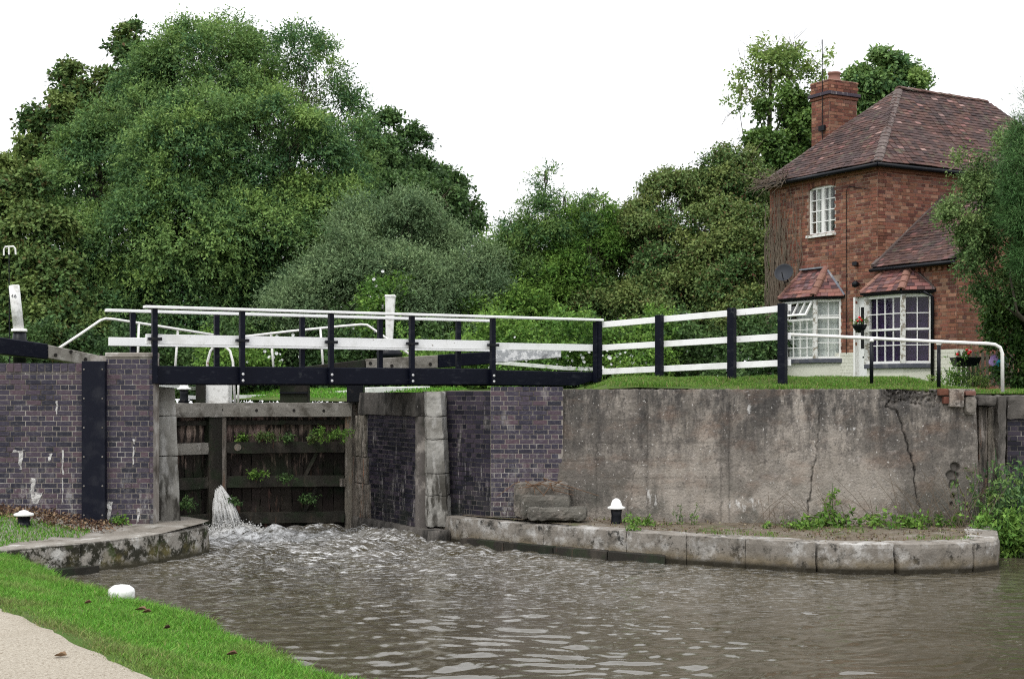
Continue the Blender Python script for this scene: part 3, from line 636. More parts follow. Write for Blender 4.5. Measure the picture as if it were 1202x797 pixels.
# ---------------------------------------------------------------- concrete wall
conc = empty('concrete_wall', V3(CB[2], .35), 'long brown weathered concrete wall with deep cracks, topped by grass, below the cottage', 'wall')
cr_px = [
 [(1054, 457, 2.2), (1040, 478, 2.5), (1053, 482, 2.5), (1060, 505, 2.5), (1066, 528, 2.8), (1072, 545, 2.6), (1074, 575, 2.2), (1080, 600, 1.8)],
 [(1040, 478, 1.4), (1020, 480, 1), (962, 482, .8)],
 [(964, 457, .9), (962, 490, 1.2), (960, 520, 1.5), (953, 560, 2.0), (950, 590, 2.4), (948, 612, 2)],
 [(960, 522, 1), (925, 532, 1), (890, 545, 1.1), (856, 548, .8)],
 [(652, 541, .6), (700, 541, .7), (742, 542, .6)], [(722, 563, .5), (848, 561, .8)], [(742, 574, .5), (845, 572, .6)],
 [(760, 455, .8), (758, 500, 1), (748, 545, 1), (737, 600, 1.3)], [(914, 560, .7), (914, 612, .8)], [(850, 457, .8), (848, 530, .8), (846, 612, .9)], [(830, 560, 1.2), (825, 612, .9)],
 [(960, 478, .7), (1000, 484, .6), (1046, 480, .7)], [(1080, 520, .6), (1095, 540, .8), (1100, 600, .8)], [(700, 470, .5), (860, 466, .6)]]
patch_px = [(1121, 548, 4.5), (1118, 558, 5.5), (1120, 568, 5), (1119, 582, 2.5), (1117, 592, 2.2)]
nu_, nv_ = 430, 118
us = np.linspace(0, 1, nu_); vs_ = np.linspace(0, 1, nv_)
VV = np.zeros((nv_, nu_, 3)); CRK = np.zeros((nv_, nu_)); WH = np.zeros((nv_, nu_))
cbp = [interp(CB, s) for s in us]; ctp = [interp(CT, s) for s in us]
nrmx = np.gradient(np.array([p.y for p in cbp]), np.array([p.x for p in cbp]))
for i in range(nu_):
    for j in range(nv_):
        v = vs_[j]; z = .2 + v * (2.415 - .2)
        p = cbp[i].lerp(ctp[i], v); x, y = p
        PX = CX + x / y * F; PY = HY - (z - EYE) / y * F
        d = .010 * nz((x, 0, z), 1.1, 4) + .006 * nz((x, 0, z), 4.5, 4) + .004 * nz((x, 0, z), 14, 2)
        VV[j, i] = (x, y - d, z); CRK[j, i] = PX; WH[j, i] = PY
PXg, PYg = CRK.copy(), WH.copy(); dep = np.zeros_like(PXg); CRK[:] = 0
wob = np.array([[nz((PXg[j, i] * .1, PYg[j, i] * .1, 0), 1.3) for i in range(nu_)] for j in range(nv_)]) * 3.2
for cr in cr_px:
    for (ax_, ay_, aw), (bx_, by_, bw) in zip(cr, cr[1:]):
        aw, bw = aw * .66, bw * .66
        dx_, dy_ = bx_ - ax_, by_ - ay_; l2 = dx_ * dx_ + dy_ * dy_
        t = np.clip(((PXg + wob - ax_) * dx_ + (PYg + wob - ay_) * dy_) / l2, 0, 1)
        dd = np.hypot(PXg + wob - ax_ - t * dx_, PYg + wob - ay_ - t * dy_); w = aw + (bw - aw) * t
        w = w * (.78 + .14 * np.sin(PYg * .4 + PXg * .3)); f = np.clip(1 - dd / w, 0, 1); CRK = np.maximum(CRK, np.clip(f * 2, 0, 1) * np.clip((w - .25) / 1.0, .12, 1)); dep = np.maximum(dep, np.minimum(f * 1.6, 1) * .018 * w)
for (ax_, ay_, r) in patch_px:
    dd = np.hypot(PXg + wob - ax_, PYg - ay_); f = np.clip(1.3 - dd / r, 0, 1); dep = np.maximum(dep, np.minimum(1, f * 2) * .07)
    CRK = np.maximum(CRK, np.clip(1 - abs(dd - r) / 1.4, 0, 1) * .8)
# board lines and the crumbled top between the crack and the corner
for yy in (520, 541, 561, 572, 590): dep += .004 * np.clip(1 - abs(PYg - yy - wob * .2) / 1.2, 0, 1) * (PXg < 860)
for sx_, hw_, dp_ in ((851, 5, .014), (846, 1.2, -.008), (760, 1.0, .01), (700, .8, .006), (961, 1.2, .008)): dep += dp_ * np.clip(1.4 - abs(PXg - sx_ - wob * .5) / hw_, 0, 1)
dep += .012 * (PXg > 856) * (PXg < 960) - .006 * (PXg < 757)
for sx_, ya_ in ((846, 462), (856, 462), (760, 475), (700, 520)): CRK = np.maximum(CRK, .38 * np.clip(1.3 - abs(PXg - sx_ - wob * .6), 0, 1) * (PYg > ya_))
for yy in (493, 520, 541, 561, 573): CRK = np.maximum(CRK, .3 * np.clip(1.2 - abs(PYg - yy - wob * .25), 0, 1) * (PXg < 848) * (np.sin(PXg * .05 + yy) > -.5))
STK = np.zeros_like(PXg); rk = np.random.RandomState(4)
for k_ in range(46):
    sx_ = rk.choice([rk.uniform(655, 1150), 756, 852, 704, 960, 1060]) + rk.normal(0, 5); wd_ = rk.uniform(1.5, 7); ln_ = rk.uniform(25, 110); STK = np.maximum(STK, rk.uniform(.6, 1) * np.exp(-((PXg - sx_ - wob * .6) / wd_) ** 2) * np.clip(1.2 - (PYg - 457) / ln_, 0, 1))
for (sx_, sy_, rx_, ry_) in ((700, 585, 32, 16), (770, 590, 10, 26), (676, 520, 22, 12), (806, 500, 10, 30)): STK = np.maximum(STK, .8 * np.exp(-((PXg - sx_) / rx_) ** 2 - ((PYg - sy_) / ry_) ** 2))
crumb = np.clip((PXg - 1030) / 15, 0, 1) * np.clip((478 - PYg + wob * 2) / 6, 0, 1) * np.clip((1108 - PXg) / 10, 0, 1)
rough = np.array([[abs(nz((PXg[j, i] * .1, PYg[j, i] * .12, 0), 3.5)) + .7 * abs(nz((PXg[j, i] * .1, PYg[j, i] * .12, 5), 8)) if crumb[j, i] > 0 else 0 for i in range(nu_)] for j in range(nv_)])
dep += crumb * (.02 + .11 * rough)
VV[..., 1] += dep
topn = np.array([nz((x * .12, 0, 0), 1.4, 3) + .5 * nz((x * .12, 0, 0), 5, 3) for x in PXg[-1]])
VV[-1, :, 2] += .012 * topn; VV[-2, :, 2] += .006 * topn
for (ax_, ay_, rx_, ry_) in [(876, 592, 22, 8), (766, 588, 5, 8), (880, 478, 4, 7), (990, 503, 16, 2), (760, 580, 3, 10)]:
    WH = np.where(((PXg - ax_) / rx_) ** 2 + ((PYg - ay_) / ry_) ** 2 < 1, 1, np.where(WH > 1, 0, WH))
a = (np.arange(nv_ - 1)[:, None] * nu_ + np.arange(nu_ - 1)[None]).ravel(); Q = np.stack([a, a + 1, a + nu_ + 1, a + nu_], 1)
Vf = VV.reshape(-1, 3)
# top and back so that the wall has thickness
back = VV[-1].copy(); back[:, 1] += .35; lowb = back.copy(); lowb[:, 2] = .2
k = len(Vf); Vf = np.vstack([Vf, back, lowb]); tt = (nv_ - 1) * nu_ + np.arange(nu_ - 1); bb = k + np.arange(nu_ - 1)
Q = np.vstack([Q, np.stack([tt, tt + 1, bb + 1, bb], 1), np.stack([bb, bb + 1, bb + nu_ + 1, bb + nu_], 1)])
npmesh('wall_face', Vf, Q, m_conc, conc, attrs={'crack': np.concatenate([CRK.ravel(), np.zeros(2 * nu_)]), 'white': np.concatenate([WH.ravel(), np.zeros(2 * nu_)]), 'streak': np.concatenate([STK.ravel(), np.zeros(2 * nu_)])}, sm=True)
e0, e1 = CB[-1], CT[-1]
block([V3(e0 + Vector((-.02, .02)), .2), V3(e0 + Vector((.03, .02)), .2), V3(e0 + Vector((.05, .6)), .2), V3(e0 + Vector((-.02, .6)), .2)], [V3(e1 + Vector((-.02, .02)), 2.2), V3(e1 + Vector((.02, .02)), 2.2), V3(e1 + Vector((.05, .5)), 2.2), V3(e1 + Vector((-.02, .5)), 2.2)], (2, 6, 20), .006, .01).build('wall_end', m_conc, conc, sm=True)
def pbox(px0, px1, py0, py1, D, dp, mat, name, parent, amp=.01, seed=0, rnd=.015, seg=(5, 4, 5)):
    a, b = P(px0, py1, D), P(px1, py0, D)
    return block([(a.x, D, a.z), (b.x, D, a.z), (b.x, D + dp, a.z), (a.x, D + dp, a.z)], [(a.x, D, b.z), (b.x, D, b.z), (b.x, D + dp, b.z), (a.x, D + dp, b.z)], seg, amp, rnd, 7, seed).build(name, mat, parent)
pbox(1103, 1113.5, 456, 464, 21.15, .2, m_red, 'brick', conc, .004, 1, .006, (3, 3, 3)); pbox(1108, 1114, 465.5, 474, 21.15, .2, m_red, 'brick', conc, .004, 2, .006, (3, 3, 3))
pbox(1115, 1132, 456.5, 478, 21.1, .3, m_conc, 'loose_stone', conc, .01, 3); pbox(1134, 1146, 459, 464, 21.12, .2, m_red, 'brick', conc, .004, 4, .006, (3, 3, 3))
pbox(1134, 1147, 465, 487, 21.12, .3, m_cope, 'loose_stone', conc, .012, 5, .03)
# ---------------------------------------------------------------- recess and brick wall at the right edge
er = empty('brick_side_wall', P(1190, 600, 21.6), 'dark brick wall with concrete capping and a timber-lined recess at the right edge of the photo', 'wall')
pbox(1148, 1170, 464, 476, 21.4, .4, m_dstone, 'capping_stone', er, .008, 1); pbox(1171.5, 1181, 464, 612, 21.45, .4, m_dstone, 'quoin_stone', er, .012, 2, .02, (3, 3, 24))
pbox(1182, 1230, 464, 492, 21.5, .4, m_dstone, 'capping_stone', er, .01, 3, .02, (10, 3, 5))
pbox(1149, 1159, 477, 612, 21.62, .2, m_grey_v, 'timber', er, .008, 4, .01, (3, 2, 24)); pbox(1160, 1171, 477, 612, 21.6, .2, m_grey_v, 'timber', er, .008, 5, .01, (3, 2, 24))
MB().box(7.0, 60, 21.8, 22.0, -.5, 2.3).build('wall_core', m_mortar_dk, er)
MB().box(P(1181, 0, 21.6).x, 60, 21.56, 21.8, -.5, 2.0).build('wall_core', m_mortar_dk, er)
bricks(er, Vector((P(1181, 0, 21.6).x, 21.56)), X2, N2, 0, 3, -.1, 1.97, m_blue_dk, 60, seed=15, skip=lambda u, z: u > 1.4)
# ---------------------------------------------------------------- steps
st = empty('stone_steps', P(640, 606, 21.2), 'three crumbling stone steps in the angle between the brick wing and the concrete wall', 'steps')
pbox(604, 669, 567, 607, 21.55, .5, m_conc, 'step', st, .02, 1, .04, (12, 5, 6)); pbox(611, 670, 582.5, 609, 21.28, .5, m_conc, 'step', st, .016, 2, .035, (12, 5, 5)); pbox(620, 690, 597, 611, 20.98, .5, m_conc, 'step', st, .018, 3, .035, (14, 5, 4))
# ---------------------------------------------------------------- bollards
def bollard(px, pyb, D, zb, hc, rc, style, label):
    b = empty('mooring_bollard', ((px - CX) / F * D, D, zb), label, 'bollard', 'white-capped mooring bollards'); c = ORG[b.name]
    H_ = hc
    if style == 0:    # hat shaped cap
        MB().lathe(c - Z3 * .06, [(rc * .72, 0), (rc * .60, .1), (rc * .55, H_ * .5), (rc * .66, H_ * .62 + .06)], 24).build('post', m_iron, b, sm=True)
        MB().lathe(c + Z3 * H_ * .6, [(rc * .96, 0), (rc, .012), (rc * .98, .03), (rc * .66, .045), (rc * .58, H_ * .22), (rc * .4, H_ * .34), (rc * .1, H_ * .395)], 24).build('cap', m_white_old, b, sm=True)
    else:             # fat drum cap
        MB().lathe(c - Z3 * .06, [(rc * .8, 0), (rc * .76, H_ * .8)], 24).build('post', m_iron, b, sm=True)
        MB().lathe(c + Z3 * H_ * .5, [(rc * .95, 0), (rc, .012), (rc, .07), (rc * .93, .098), (rc * .6, .13), (rc * .15, .14)], 28).build('cap', m_white_old, b, sm=True)
    return b
bollard(723.5, 608, 21.0, .39, .40, .135, 0, 'white-domed black bollard standing alone in front of the concrete wall')
bollard(28, 612, 19.4, .55, .2, .135, 0, 'dirty white-capped bollard on the grass below the brick wall with the black board')
bollard(216, 475, 30, 2.16, .42, .15, 0, 'small distant white-capped bollard seen under the footbridge')
bollard(142.5, 705, 14.2, .205, .19, .134, 1, 'nearest bollard, a fat white drum cap in the long grass at the water edge')
# ---------------------------------------------------------------- lock gates
m_dark0 = M('black_gap_backing', (.008, .009, .007), .8)  # near-black colour of the sheet added behind the gate planks
def leaf(H0, M0, label, flip):
    t = (M0 - H0).normalized(); L = (M0 - H0).length; n = Vector((t.y, -t.x))
    if n.y > 0: n = -n                                # towards the camera
    g = empty('lock_gate', V3(H0, .1), label, 'lock gate')
    w = lambda *a, mb=None: wb(H0, t, n, *a, mb)
    w(0, .13, -.1, .14, -.3, 2.12).build('heel_post', m_grey_v, g, .012)
    mx = .32 if flip else .13
    w(L - mx, L - .005, -.1, .17, -.3, 2.12).build('mitre_post', m_gate if flip else m_grey_v, g, .012)
    w(.05, L - .05, -.12, -.06, -.3, 1.96).build('gap_backing', m_dark0, g)  # added black sheet, keeps the gaps between planks dark
    i = 0; u = .14; rr = random.Random(5)
    while u < L - mx:
        b = min(u + rr.uniform(.15, .2), L - mx + .01); rag = rr.uniform(-.03, .03)
        block([V3(H0 + t * (u + .003) + n * .02, -.3), V3(H0 + t * (b - .003) + n * .02, -.3), V3(H0 + t * (b - .003) - n * .04, -.3), V3(H0 + t * (u + .003) - n * .04, -.3)],
              [V3(H0 + t * (u + .003) + n * .02, 1.95), V3(H0 + t * (b - .003) + n * .02, 1.95), V3(H0 + t * (b - .003) - n * .04, 1.95), V3(H0 + t * (u + .003) - n * .04, 1.95)], (3, 1, 26), .009, .004, 6, i).build('plank', m_plank, g)
        u = b; i += 1
    for (z0, z1, d, m_) in ((1.94, 2.18, .2, m_grey), (1.80, 1.88, .1, m_gate), (1.31, 1.5, .15, m_gate if not flip else m_grey), (.72, .91, .15, m_gate), (.09, .28, .17, m_gate)):
        u0_ = .005 if d == .2 else .13; u1_ = L - mx if d != .2 else L - (.0 if flip else -.02)
        a0, a1 = H0 + t * u0_, H0 + t * u1_; d0 = .025 if d != .2 else -.12
        f_ = lambda z: [V3(a0 + n * d, z), V3(a1 + n * d, z), V3(a1 + n * d0, z), V3(a0 + n * d0, z)]
        block(f_(z0), f_(z1), (16, 3, 3), .007, .01, 5, int(z0 * 10)).build('cross_beam', m_, g)
    for z0, z1 in ((.75, 1.3), (.15, .7)):
        a_ = H0 + t * (.62 if not flip else .3) + n * .05; b_2 = H0 + t * (.9 if not flip else .6) + n * .05
        MB().bar(V3(b_2, z0), V3(a_, z1), .05, .06).build('brace', m_gate, g)
    return g, t, n, L
MI = XY(257, 24.43)
gr, tr2, nr2, Lr = leaf(RH, MI, 'wide right-hand lock gate leaf of dark timber, its balance beam peeling white at the end', False)
gl, tl2, nl2, Ll = leaf(LH + B2 * .08, MI, 'narrow left-hand lock gate leaf half hidden by the pale quoin, balance beam black and grey', True)
for px, py in ((260, 481), (301, 481.5), (345, 481.5), (380, 482)):     # bolt holes in the top beam
    p = on(px, RH + nr2 * .2, tr2); MB().lathe(V3(p, P(px, py, p.y).z), [(.026, -.01), (.026, .006)], 10, V3(nr2)).build('bolt_hole', m_hole, gr)
p = on(279, RH + nr2 * .15, tr2); MB().lathe(V3(p, P(279, 525, p.y).z), [(.065, -.01), (.06, .012)], 14, V3(nr2)).build('end_grain', m_grey_v, gr)
p = on(402, RH + nr2 * .15, tr2); z_ = P(402, 566, p.y).z; MB().frame(V3(p, z_) + V3(nr2) * .005, V3(tr2) * .05, V3(nr2) * .01, Z3 * .07).build('repair_patch', m_grey_v, gr)
# posts rising from the gates to the walkway
def pxbox(px0, px1, py0, py1, D, dep, mat, name, parent, bev=.01):
    a, b = P(px0, py1, D), P(px1, py0, D); return MB().box(a.x, b.x, D, D + dep, a.z, b.z).build(name, mat, parent, bev)
pxbox(241, 268.5, 450, 476, 24.3, .3, m_white_old, 'post_head', gr); pxbox(229.5, 240, 450, 476, 24.2, .3, m_gate, 'post_head', gl)
pg = pxbox(328.5, 361, 450, 473.5, 24.6, .3, m_gate, 'paddle_frame', gr)
MB().bar(P(328, 461, 24.58), P(362, 461, 24.58), .03, .03).build('strap', m_iron, pg)
pxbox(407, 426, 450, 472, 24.55, .35, m_iron, 'heel_collar', gr)
# balance beams
def beam(H0, t, pts, mats, parent):
    """pts: (s, ztop, zbottom) along the leaf line measured past the heel"""
    for (a, za, zb), (b, zc, zd), m_, nm in mats:
        n = Vector((-t.y, t.x)); q = lambda s, z, d: V3(H0 + t * s + n * d, z)
        MB().add([q(a, zb, -.13), q(a, zb, .13), q(a, za, .13), q(a, za, -.13), q(b, zd, -.13), q(b, zd, .13), q(b, zc, .13), q(b, zc, -.13)],
                 [(0, 1, 2, 3), (7, 6, 5, 4), (0, 4, 5, 1), (1, 5, 6, 2), (2, 6, 7, 3), (3, 7, 4, 0)]).build(nm, m_, parent, .012)
def sv(px, H0, t): p = on(px, H0, t); return (p - H0).dot(t), p.y
def bz(px, pt, pb, H0, t): s, D = sv(px, H0, t); return (s, P(px, pt, D).z, P(px, pb, D).z)
tl = -tl2; H0l = LH; 
beam(LH, tl, None, [(bz(200, 436, 446, H0l, tl), bz(52, 405, 421, H0l, tl), m_grey, 'balance_beam'), (bz(51.5, 404, 422, H0l, tl), bz(-75, 386, 408, H0l, tl), m_black, 'balance_beam')], gl)
tr_b = -tr2
beam(RH, tr_b, None, [(bz(300, 437, 452, RH, tr_b), bz(428, 422, 436, RH, tr_b), m_gate, 'balance_beam'), (bz(429, 421.5, 437, RH, tr_b), bz(513, 417, 432, RH, tr_b), m_grey, 'balance_beam'), (bz(513.5, 416.5, 432, RH, tr_b), bz(580, 412.5, 427, RH, tr_b), m_black, 'balance_beam'), (bz(580.5, 411, 426, RH, tr_b), bz(657, 408, 420, RH, tr_b), m_mottle, 'balance_beam')], gr)
for px, py in ((434, 426.5), (459, 429.5), (504, 427.5)):
    s, D = sv(px, RH, tr_b); c = RH + tr_b * s - Vector((-tr_b.y, tr_b.x)) * .135; MB().lathe(V3(c, P(px, py, D).z), [(.03, -.01), (.03, .004)], 10, -V3((-tr_b.y, tr_b.x))).build('bolt_hole', m_hole, gr)
for px, py in ((60, 417), (78, 413), (95, 422), (113, 418)):
    s, D = sv(px, LH, tl); nn = Vector((-tl.y, tl.x)); nn = nn if nn.y < 0 else -nn; c = LH + tl * s + nn * .135; MB().lathe(V3(c, P(px, py, D).z), [(.03, -.01), (.03, .004)], 10, V3(nn)).build('bolt_hole', m_hole, gl)
# handrails on the gates
def Pl(px, py, H0, t): s, D = sv(px, H0, t); return P(px, py, D)
r1 = [Pl(61, 414, LH, tl), Pl(90, 395, LH, tl), Pl(118, 376, LH, tl), Pl(124, 374, LH, tl), Pl(135, 375, LH, tl), Pl(190, 383.5, LH, tl), P(256, 394, 24.3)]
h = MB().tube(r1, .021, 8).build('handrail', m_pipe, gl, sm=True)
for px, y0, y1, x2 in ((163, 378, 432, 161.5), (209, 387, 440, 205)): MB().tube([Pl(px, y0, LH, tl), Pl(x2, y1, LH, tl)], .02, 8).build('rail_post', m_pipe, gl, sm=True)
r2 = [P(288, 395, 24.4), Pl(340, 389, RH, tr_b), Pl(400, 383, RH, tr_b), Pl(424, 381, RH, tr_b), Pl(431, 381.5, RH, tr_b), Pl(452, 396, RH, tr_b), Pl(474, 411, RH, tr_b), Pl(495, 426, RH, tr_b)]
MB().tube(r2, .021, 8).build('handrail', m_pipe, gr, sm=True)
for px, y0, y1, x2 in ((318, 390, 440, 321.5), (376, 385, 440, 380)): MB().tube([Pl(px, y0, RH, tr_b), Pl(x2, y1, RH, tr_b)], .02, 8).build('rail_post', m_pipe, gr, sm=True)
hoop = [P(243, 440, 24.3), P(243.5, 425, 24.3), P(247, 412, 24.3), P(253, 405, 24.3), P(257, 402.5, 24.3), P(262, 405, 24.3), P(270, 412, 24.3), P(273.5, 425, 24.3), P(274, 440, 24.3), P(276, 474, 24.3)]
MB().tube(hoop, .022, 8).build('grab_hoop', m_pipe, gr, sm=True); MB().tube([P(280, 440, 24.5), P(279.5, 474, 24.5)], .018, 8).build('rail_post', m_pipe, gr, sm=True)
# leaking jet of water and its splash
j0 = on(252.5, RH + nr2 * .1, tr2); wj = MB(); rj = random.Random(2)
m_foam = M('falling_white_water', (.9, .9, .89), .3, layers=[dict(c=(.5, .49, .46), s=9, lo=.54, hi=.68, d=8, st=(2, 2, .6))], transl=.4)
def jet(n_, spread, r0, seed):
    q = random.Random(seed); mb = MB()
    for i in range(n_):
        v0 = Vector((q.triangular(-.05, 1.35, .7), -.7 + q.uniform(-.3, .3) * spread, .15 + q.uniform(-.3, .3) * spread)); p0 = V3(j0, .68) + Vector((q.uniform(-.02, .03), 0, q.uniform(-.08, .08)))
        pp = [p0 + v0 * t_ + Vector((0, 0, -4.9 * t_ * t_)) for t_ in np.linspace(0, .36, 9)]
        mb.tube(pp, [r0 * (.6 + 1.2 * k_ / 8) * q.uniform(.7, 1.3) for k_ in range(9)], 6)
    return mb
jet(420, 1.25, .0095, 4).build('water_jet', m_foam, None, sm=True); jo = bpy.data.objects['water_jet']
tag(jo, 'white jet of water spurting through the gate at its mitre post', 'water jet')
dr = MB()
for i in range(2600):
    a_ = rj.random() * 6.28; r_ = abs(rj.gauss(0, .3)); c = V3(j0, 0) + Vector((.3 + r_ * math.cos(a_), -.28 + r_ * math.sin(a_), .0 + abs(rj.gauss(.05, .09)) * max(0, 1 - r_)))
    s_ = rj.uniform(.004, .015); dr.add([c + Vector((s_, 0, 0)), c + Vector((-s_, 0, 0)), c + Vector((0, s_, 0)), c + Vector((0, -s_, 0)), c + Z3 * s_, c - Z3 * s_], [(0, 2, 4), (2, 1, 4), (1, 3, 4), (3, 0, 4), (2, 0, 5), (1, 2, 5), (3, 1, 5), (0, 3, 5)])
sp = dr.build('splash_droplets', m_foam); tag(sp, 'spray of white droplets where the gate jet hits the water', 'spray', kind='stuff')
# ---------------------------------------------------------------- paddle gear posts
pgl = empty('paddle_gear', P(18, 440, 22.6), 'white cylindrical paddle gear post numbered 46 at the left edge, leaning slightly', 'paddle gear', 'white paddle gear posts')
a_, b_ = P(22, 387, 22.6), P(16.5, 335, 22.6)
post_ = MB().tube([a_, a_.lerp(b_, .5), a_.lerp(b_, .985), b_], [.083, .083, .083, .07], 24).build('post', m_white_old, pgl, sm=True)
MB().lathe(P(22.5, 389.5, 22.6), [(.12, 0), (.125, .01), (.12, .045), (.09, .05)], 24).build('collar', m_pipe, pgl, sm=True)
MB().lathe(P(23, 440, 22.6), [(.1, 0), (.1, .32), (.19, .40), (.18, .47), (.11, .57), (.10, .69)], 20).build('base', m_iron, pgl, sm=True)
tc = bpy.data.curves.new('number', 'FONT'); tc.body = '46'; tc.size = .085; tc.extrude = .002; tc.align_x = 'CENTER'; tc.space_character = 1.1
tmp = bpy.data.objects.new('tmp', tc); COL.objects.link(tmp); dg = bpy.context.evaluated_depsgraph_get()
me = bpy.data.meshes.new_from_object(tmp.evaluated_get(dg)); bpy.data.objects.remove(tmp)
ct = P(18.3, 350, 22.6)
for v in me.vertices:
    th = v.co.x / .083; v.co = Vector((math.sin(th) * (.086 + v.co.z), -math.cos(th) * (.086 + v.co.z), v.co.y)) + ct - ORG[post_.name]
no = link('number', me, m_number, pgl); no.parent = post_
pgr = empty('paddle_gear', P(457, 445, 26.3), 'white tapering square paddle gear post standing behind the middle of the footbridge', 'paddle gear', 'white paddle gear posts')
a_, b_ = P(457, 405, 26.3), P(458.3, 348, 26.3)
MB().add([a_ + Vector(v) for v in ((-.06, -.06, 0), (.06, -.06, 0), (.06, .06, 0), (-.06, .06, 0))] + [b_ + Vector(v) for v in ((-.09, -.09, 0), (.09, -.09, 0), (.09, .09, 0), (-.09, .09, 0))], [(3, 2, 1, 0), (4, 5, 6, 7), (0, 1, 5, 4), (1, 2, 6, 5), (2, 3, 7, 6), (3, 0, 4, 7)]).build('post', m_white_old, pgr, .01)
MB().frame(b_ + Z3 * .0, Vector((.1, 0, 0)), Vector((0, .1, 0)), Z3 * .025).build('cap', m_white_old, pgr, .01)
MB().lathe(P(457, 452, 26.3), [(.1, 0), (.1, .45), (.24, .53), (.25, .6), (.15, .68), (.14, .8), (.08, .86)], 20).build('base', m_iron, pgr, sm=True)
fk = empty('forked_stand', P(11, 455, 29), 'thin pole topped by a small white three-pronged fork at the left edge', 'forked stand')
MB().tube([P(11.5, 460, 29), P(10.5, 291, 29)], .012, 6).build('pole', m_iron, fk)
MB().tube([P(4.5, 300, 29), P(4.5, 293, 29), P(6, 290, 29), P(16, 289.5, 29), P(18, 292, 29), P(18.5, 299, 29)], .018, 6).build('fork', m_pipe, fk); MB().tube([P(10.5, 299, 29), P(10.5, 289, 29)], .018, 6).build('prong', m_pipe, fk)
# ---------------------------------------------------------------- footbridge
P0 = Vector((-5.24, 20.45)); bt = B2; bn = -D1        # along the bridge; outwards (to the camera)
fb = empty('footbridge', V3(P0 + B2 * 3.8, 2.5), 'white-railed footbridge with a black timber girder crossing in front of the lock gates', 'footbridge')
w = lambda u0, u1, d0, d1, z0, z1: wb(P0, bt, bn, u0, u1, d0, d1, z0, z1)
tpost = [.03, 1.346, 2.77, 4.15, 5.62, 7.7]; WB = 1.15
cutg = [-.0, 1.40, 1.405, 2.72, 2.725, 5.54, 5.545, 7.6]
for a, b in ((0.02, 2.76), (2.765, 4.14), (4.145, 5.62)):
    w(a, b, -.14, 0, 2.49, 2.755).build('girder', m_black, fb, .012)
q = lambda s, z, d: V3(P0 + bt * s + bn * d, z)
MB().add([q(5.625, 2.485, -.14), q(5.625, 2.485, -.002), q(5.625, 2.735, -.002), q(5.625, 2.735, -.14), q(7.28, 2.475, -.14), q(7.28, 2.475, -.002), q(7.28, 2.715, -.002), q(7.28, 2.715, -.14), q(7.62, 2.56, -.14), q(7.62, 2.56, -.002), q(7.62, 2.71, -.002), q(7.62, 2.71, -.14)],
         [(0, 1, 2, 3), (0, 4, 5, 1), (1, 5, 6, 2), (2, 6, 7, 3), (3, 7, 4, 0), (4, 8, 9, 5), (5, 9, 10, 6), (6, 10, 11, 7), (7, 11, 8, 4), (11, 10, 9, 8)]).build('girder', m_black, fb, .01)
w(.02, 7.5, -WB - .12, -WB, 2.48, 2.72).build('girder', m_black, fb, .01)
nd = 34
for i in range(nd):
    a = .05 + i * 7.4 / nd; w(a, a + 7.4 / nd - .012, -WB + .01, -.15, 2.60, 2.65).build('deck_board', m_gate, fb)
for i, u in enumerate(tpost):
    top = 3.585; h_ = .038
    p_ = w(u - h_, u + h_, .002, .09, 2.50 if i < 5 else 2.60, top).build('post', m_black, fb, .006)
    for z in (2.545, 2.64):
        if i in (1, 2, 3, 4): MB().lathe(q(u, z, .088), [(.02, 0), (.02, .012), (.008, .018)], 10, V3(bn)).build('bolt', m_bolt, p_)
    if i < 5:
        w(u - .1, u + .1, .03, .096, 3.12, 3.165).build('bracket', m_iron, p_, .004)
    if i < 5: w(u - h_, u + h_, -WB - .09, -WB - .002 + .0, 2.60, top).build('post', m_black, fb, .006)
for a, b in ((-.12, 2.8), (2.803, 5.62), (5.623, 7.75)):
    w(a, b, -.03, .125, 3.585, 3.625).build('rail', m_white, fb, .006)
for a, b in ((-.08, 1.34), (1.343, 2.76), (2.763, 4.15), (4.153, 5.62), (5.623, 7.7)):
    w(a, b, -.045, .0, 3.07, 3.215 - (.03 if a > 5 else 0)).build('rail', m_white, fb, .005)
w(-.38, 2.77, -WB - .11, -WB + .02, 3.585, 3.63).build('rail', m_white, fb, .006); w(2.773, 6.3, -WB - .11, -WB + .02, 3.585, 3.63).build('rail', m_white, fb, .006)
w(-.35, 2.77, -WB + .0, -WB + .05, 3.07, 3.2).build('rail', m_white, fb, .005); w(2.773, 6.3, -WB + .0, -WB + .05, 3.07, 3.2).build('rail', m_white, fb, .005)
# ---------------------------------------------------------------- post and rail fence
fe = empty('wooden_fence', (2.9, 23.1, 2.55), 'white three-rail fence with black posts running from the footbridge to the cottage', 'fence')
FA, FB_ = Vector((1.52, 24.2)), Vector((4.25, 22.0)); ft = (FB_ - FA).normalized(); fn = Vector((ft.y, -ft.x)); FL = (FB_ - FA).length
fps = []
for px in (702.5, 776, 861, 920.5):
    p = on(px, FA, ft); fps.append((p - FA).dot(ft))
tops = [(702, 378, 442), (776, 370, 444), (861, 362, 440), (920, 356.5, 448)]
for u, (px, pt, pb), hw in zip(fps, tops, (.045, .055, .058, .062)):
    p = FA + ft * u; za, zb = P(px, pb, p.y).z - .1, P(px, pt, p.y).z
    wb(FA, ft, fn, u - hw, u + hw, .0 if px > 710 else -.02, .11, za, zb).build('post', m_black, fe, .006)
lv = [(3.523, 3.679), (3.127, 3.239), (2.716, 2.826)]
for z0_, z1_ in lv:
    for a, b in zip(fps, fps[1:] + [fps[-1] + .1]):
        a0, b0 = a + .002, b - .002
        if b0 - a0 < .06 : continue
        za, zb = z0_ + (z1_ - z0_) * a0 / FL, z0_ + (z1_ - z0_) * b0 / FL
        MB().bar(V3(FA + ft * a0 - fn * .025, za), V3(FA + ft * b0 - fn * .025, zb), .04, .1).build('rail', m_white, fe, .004)
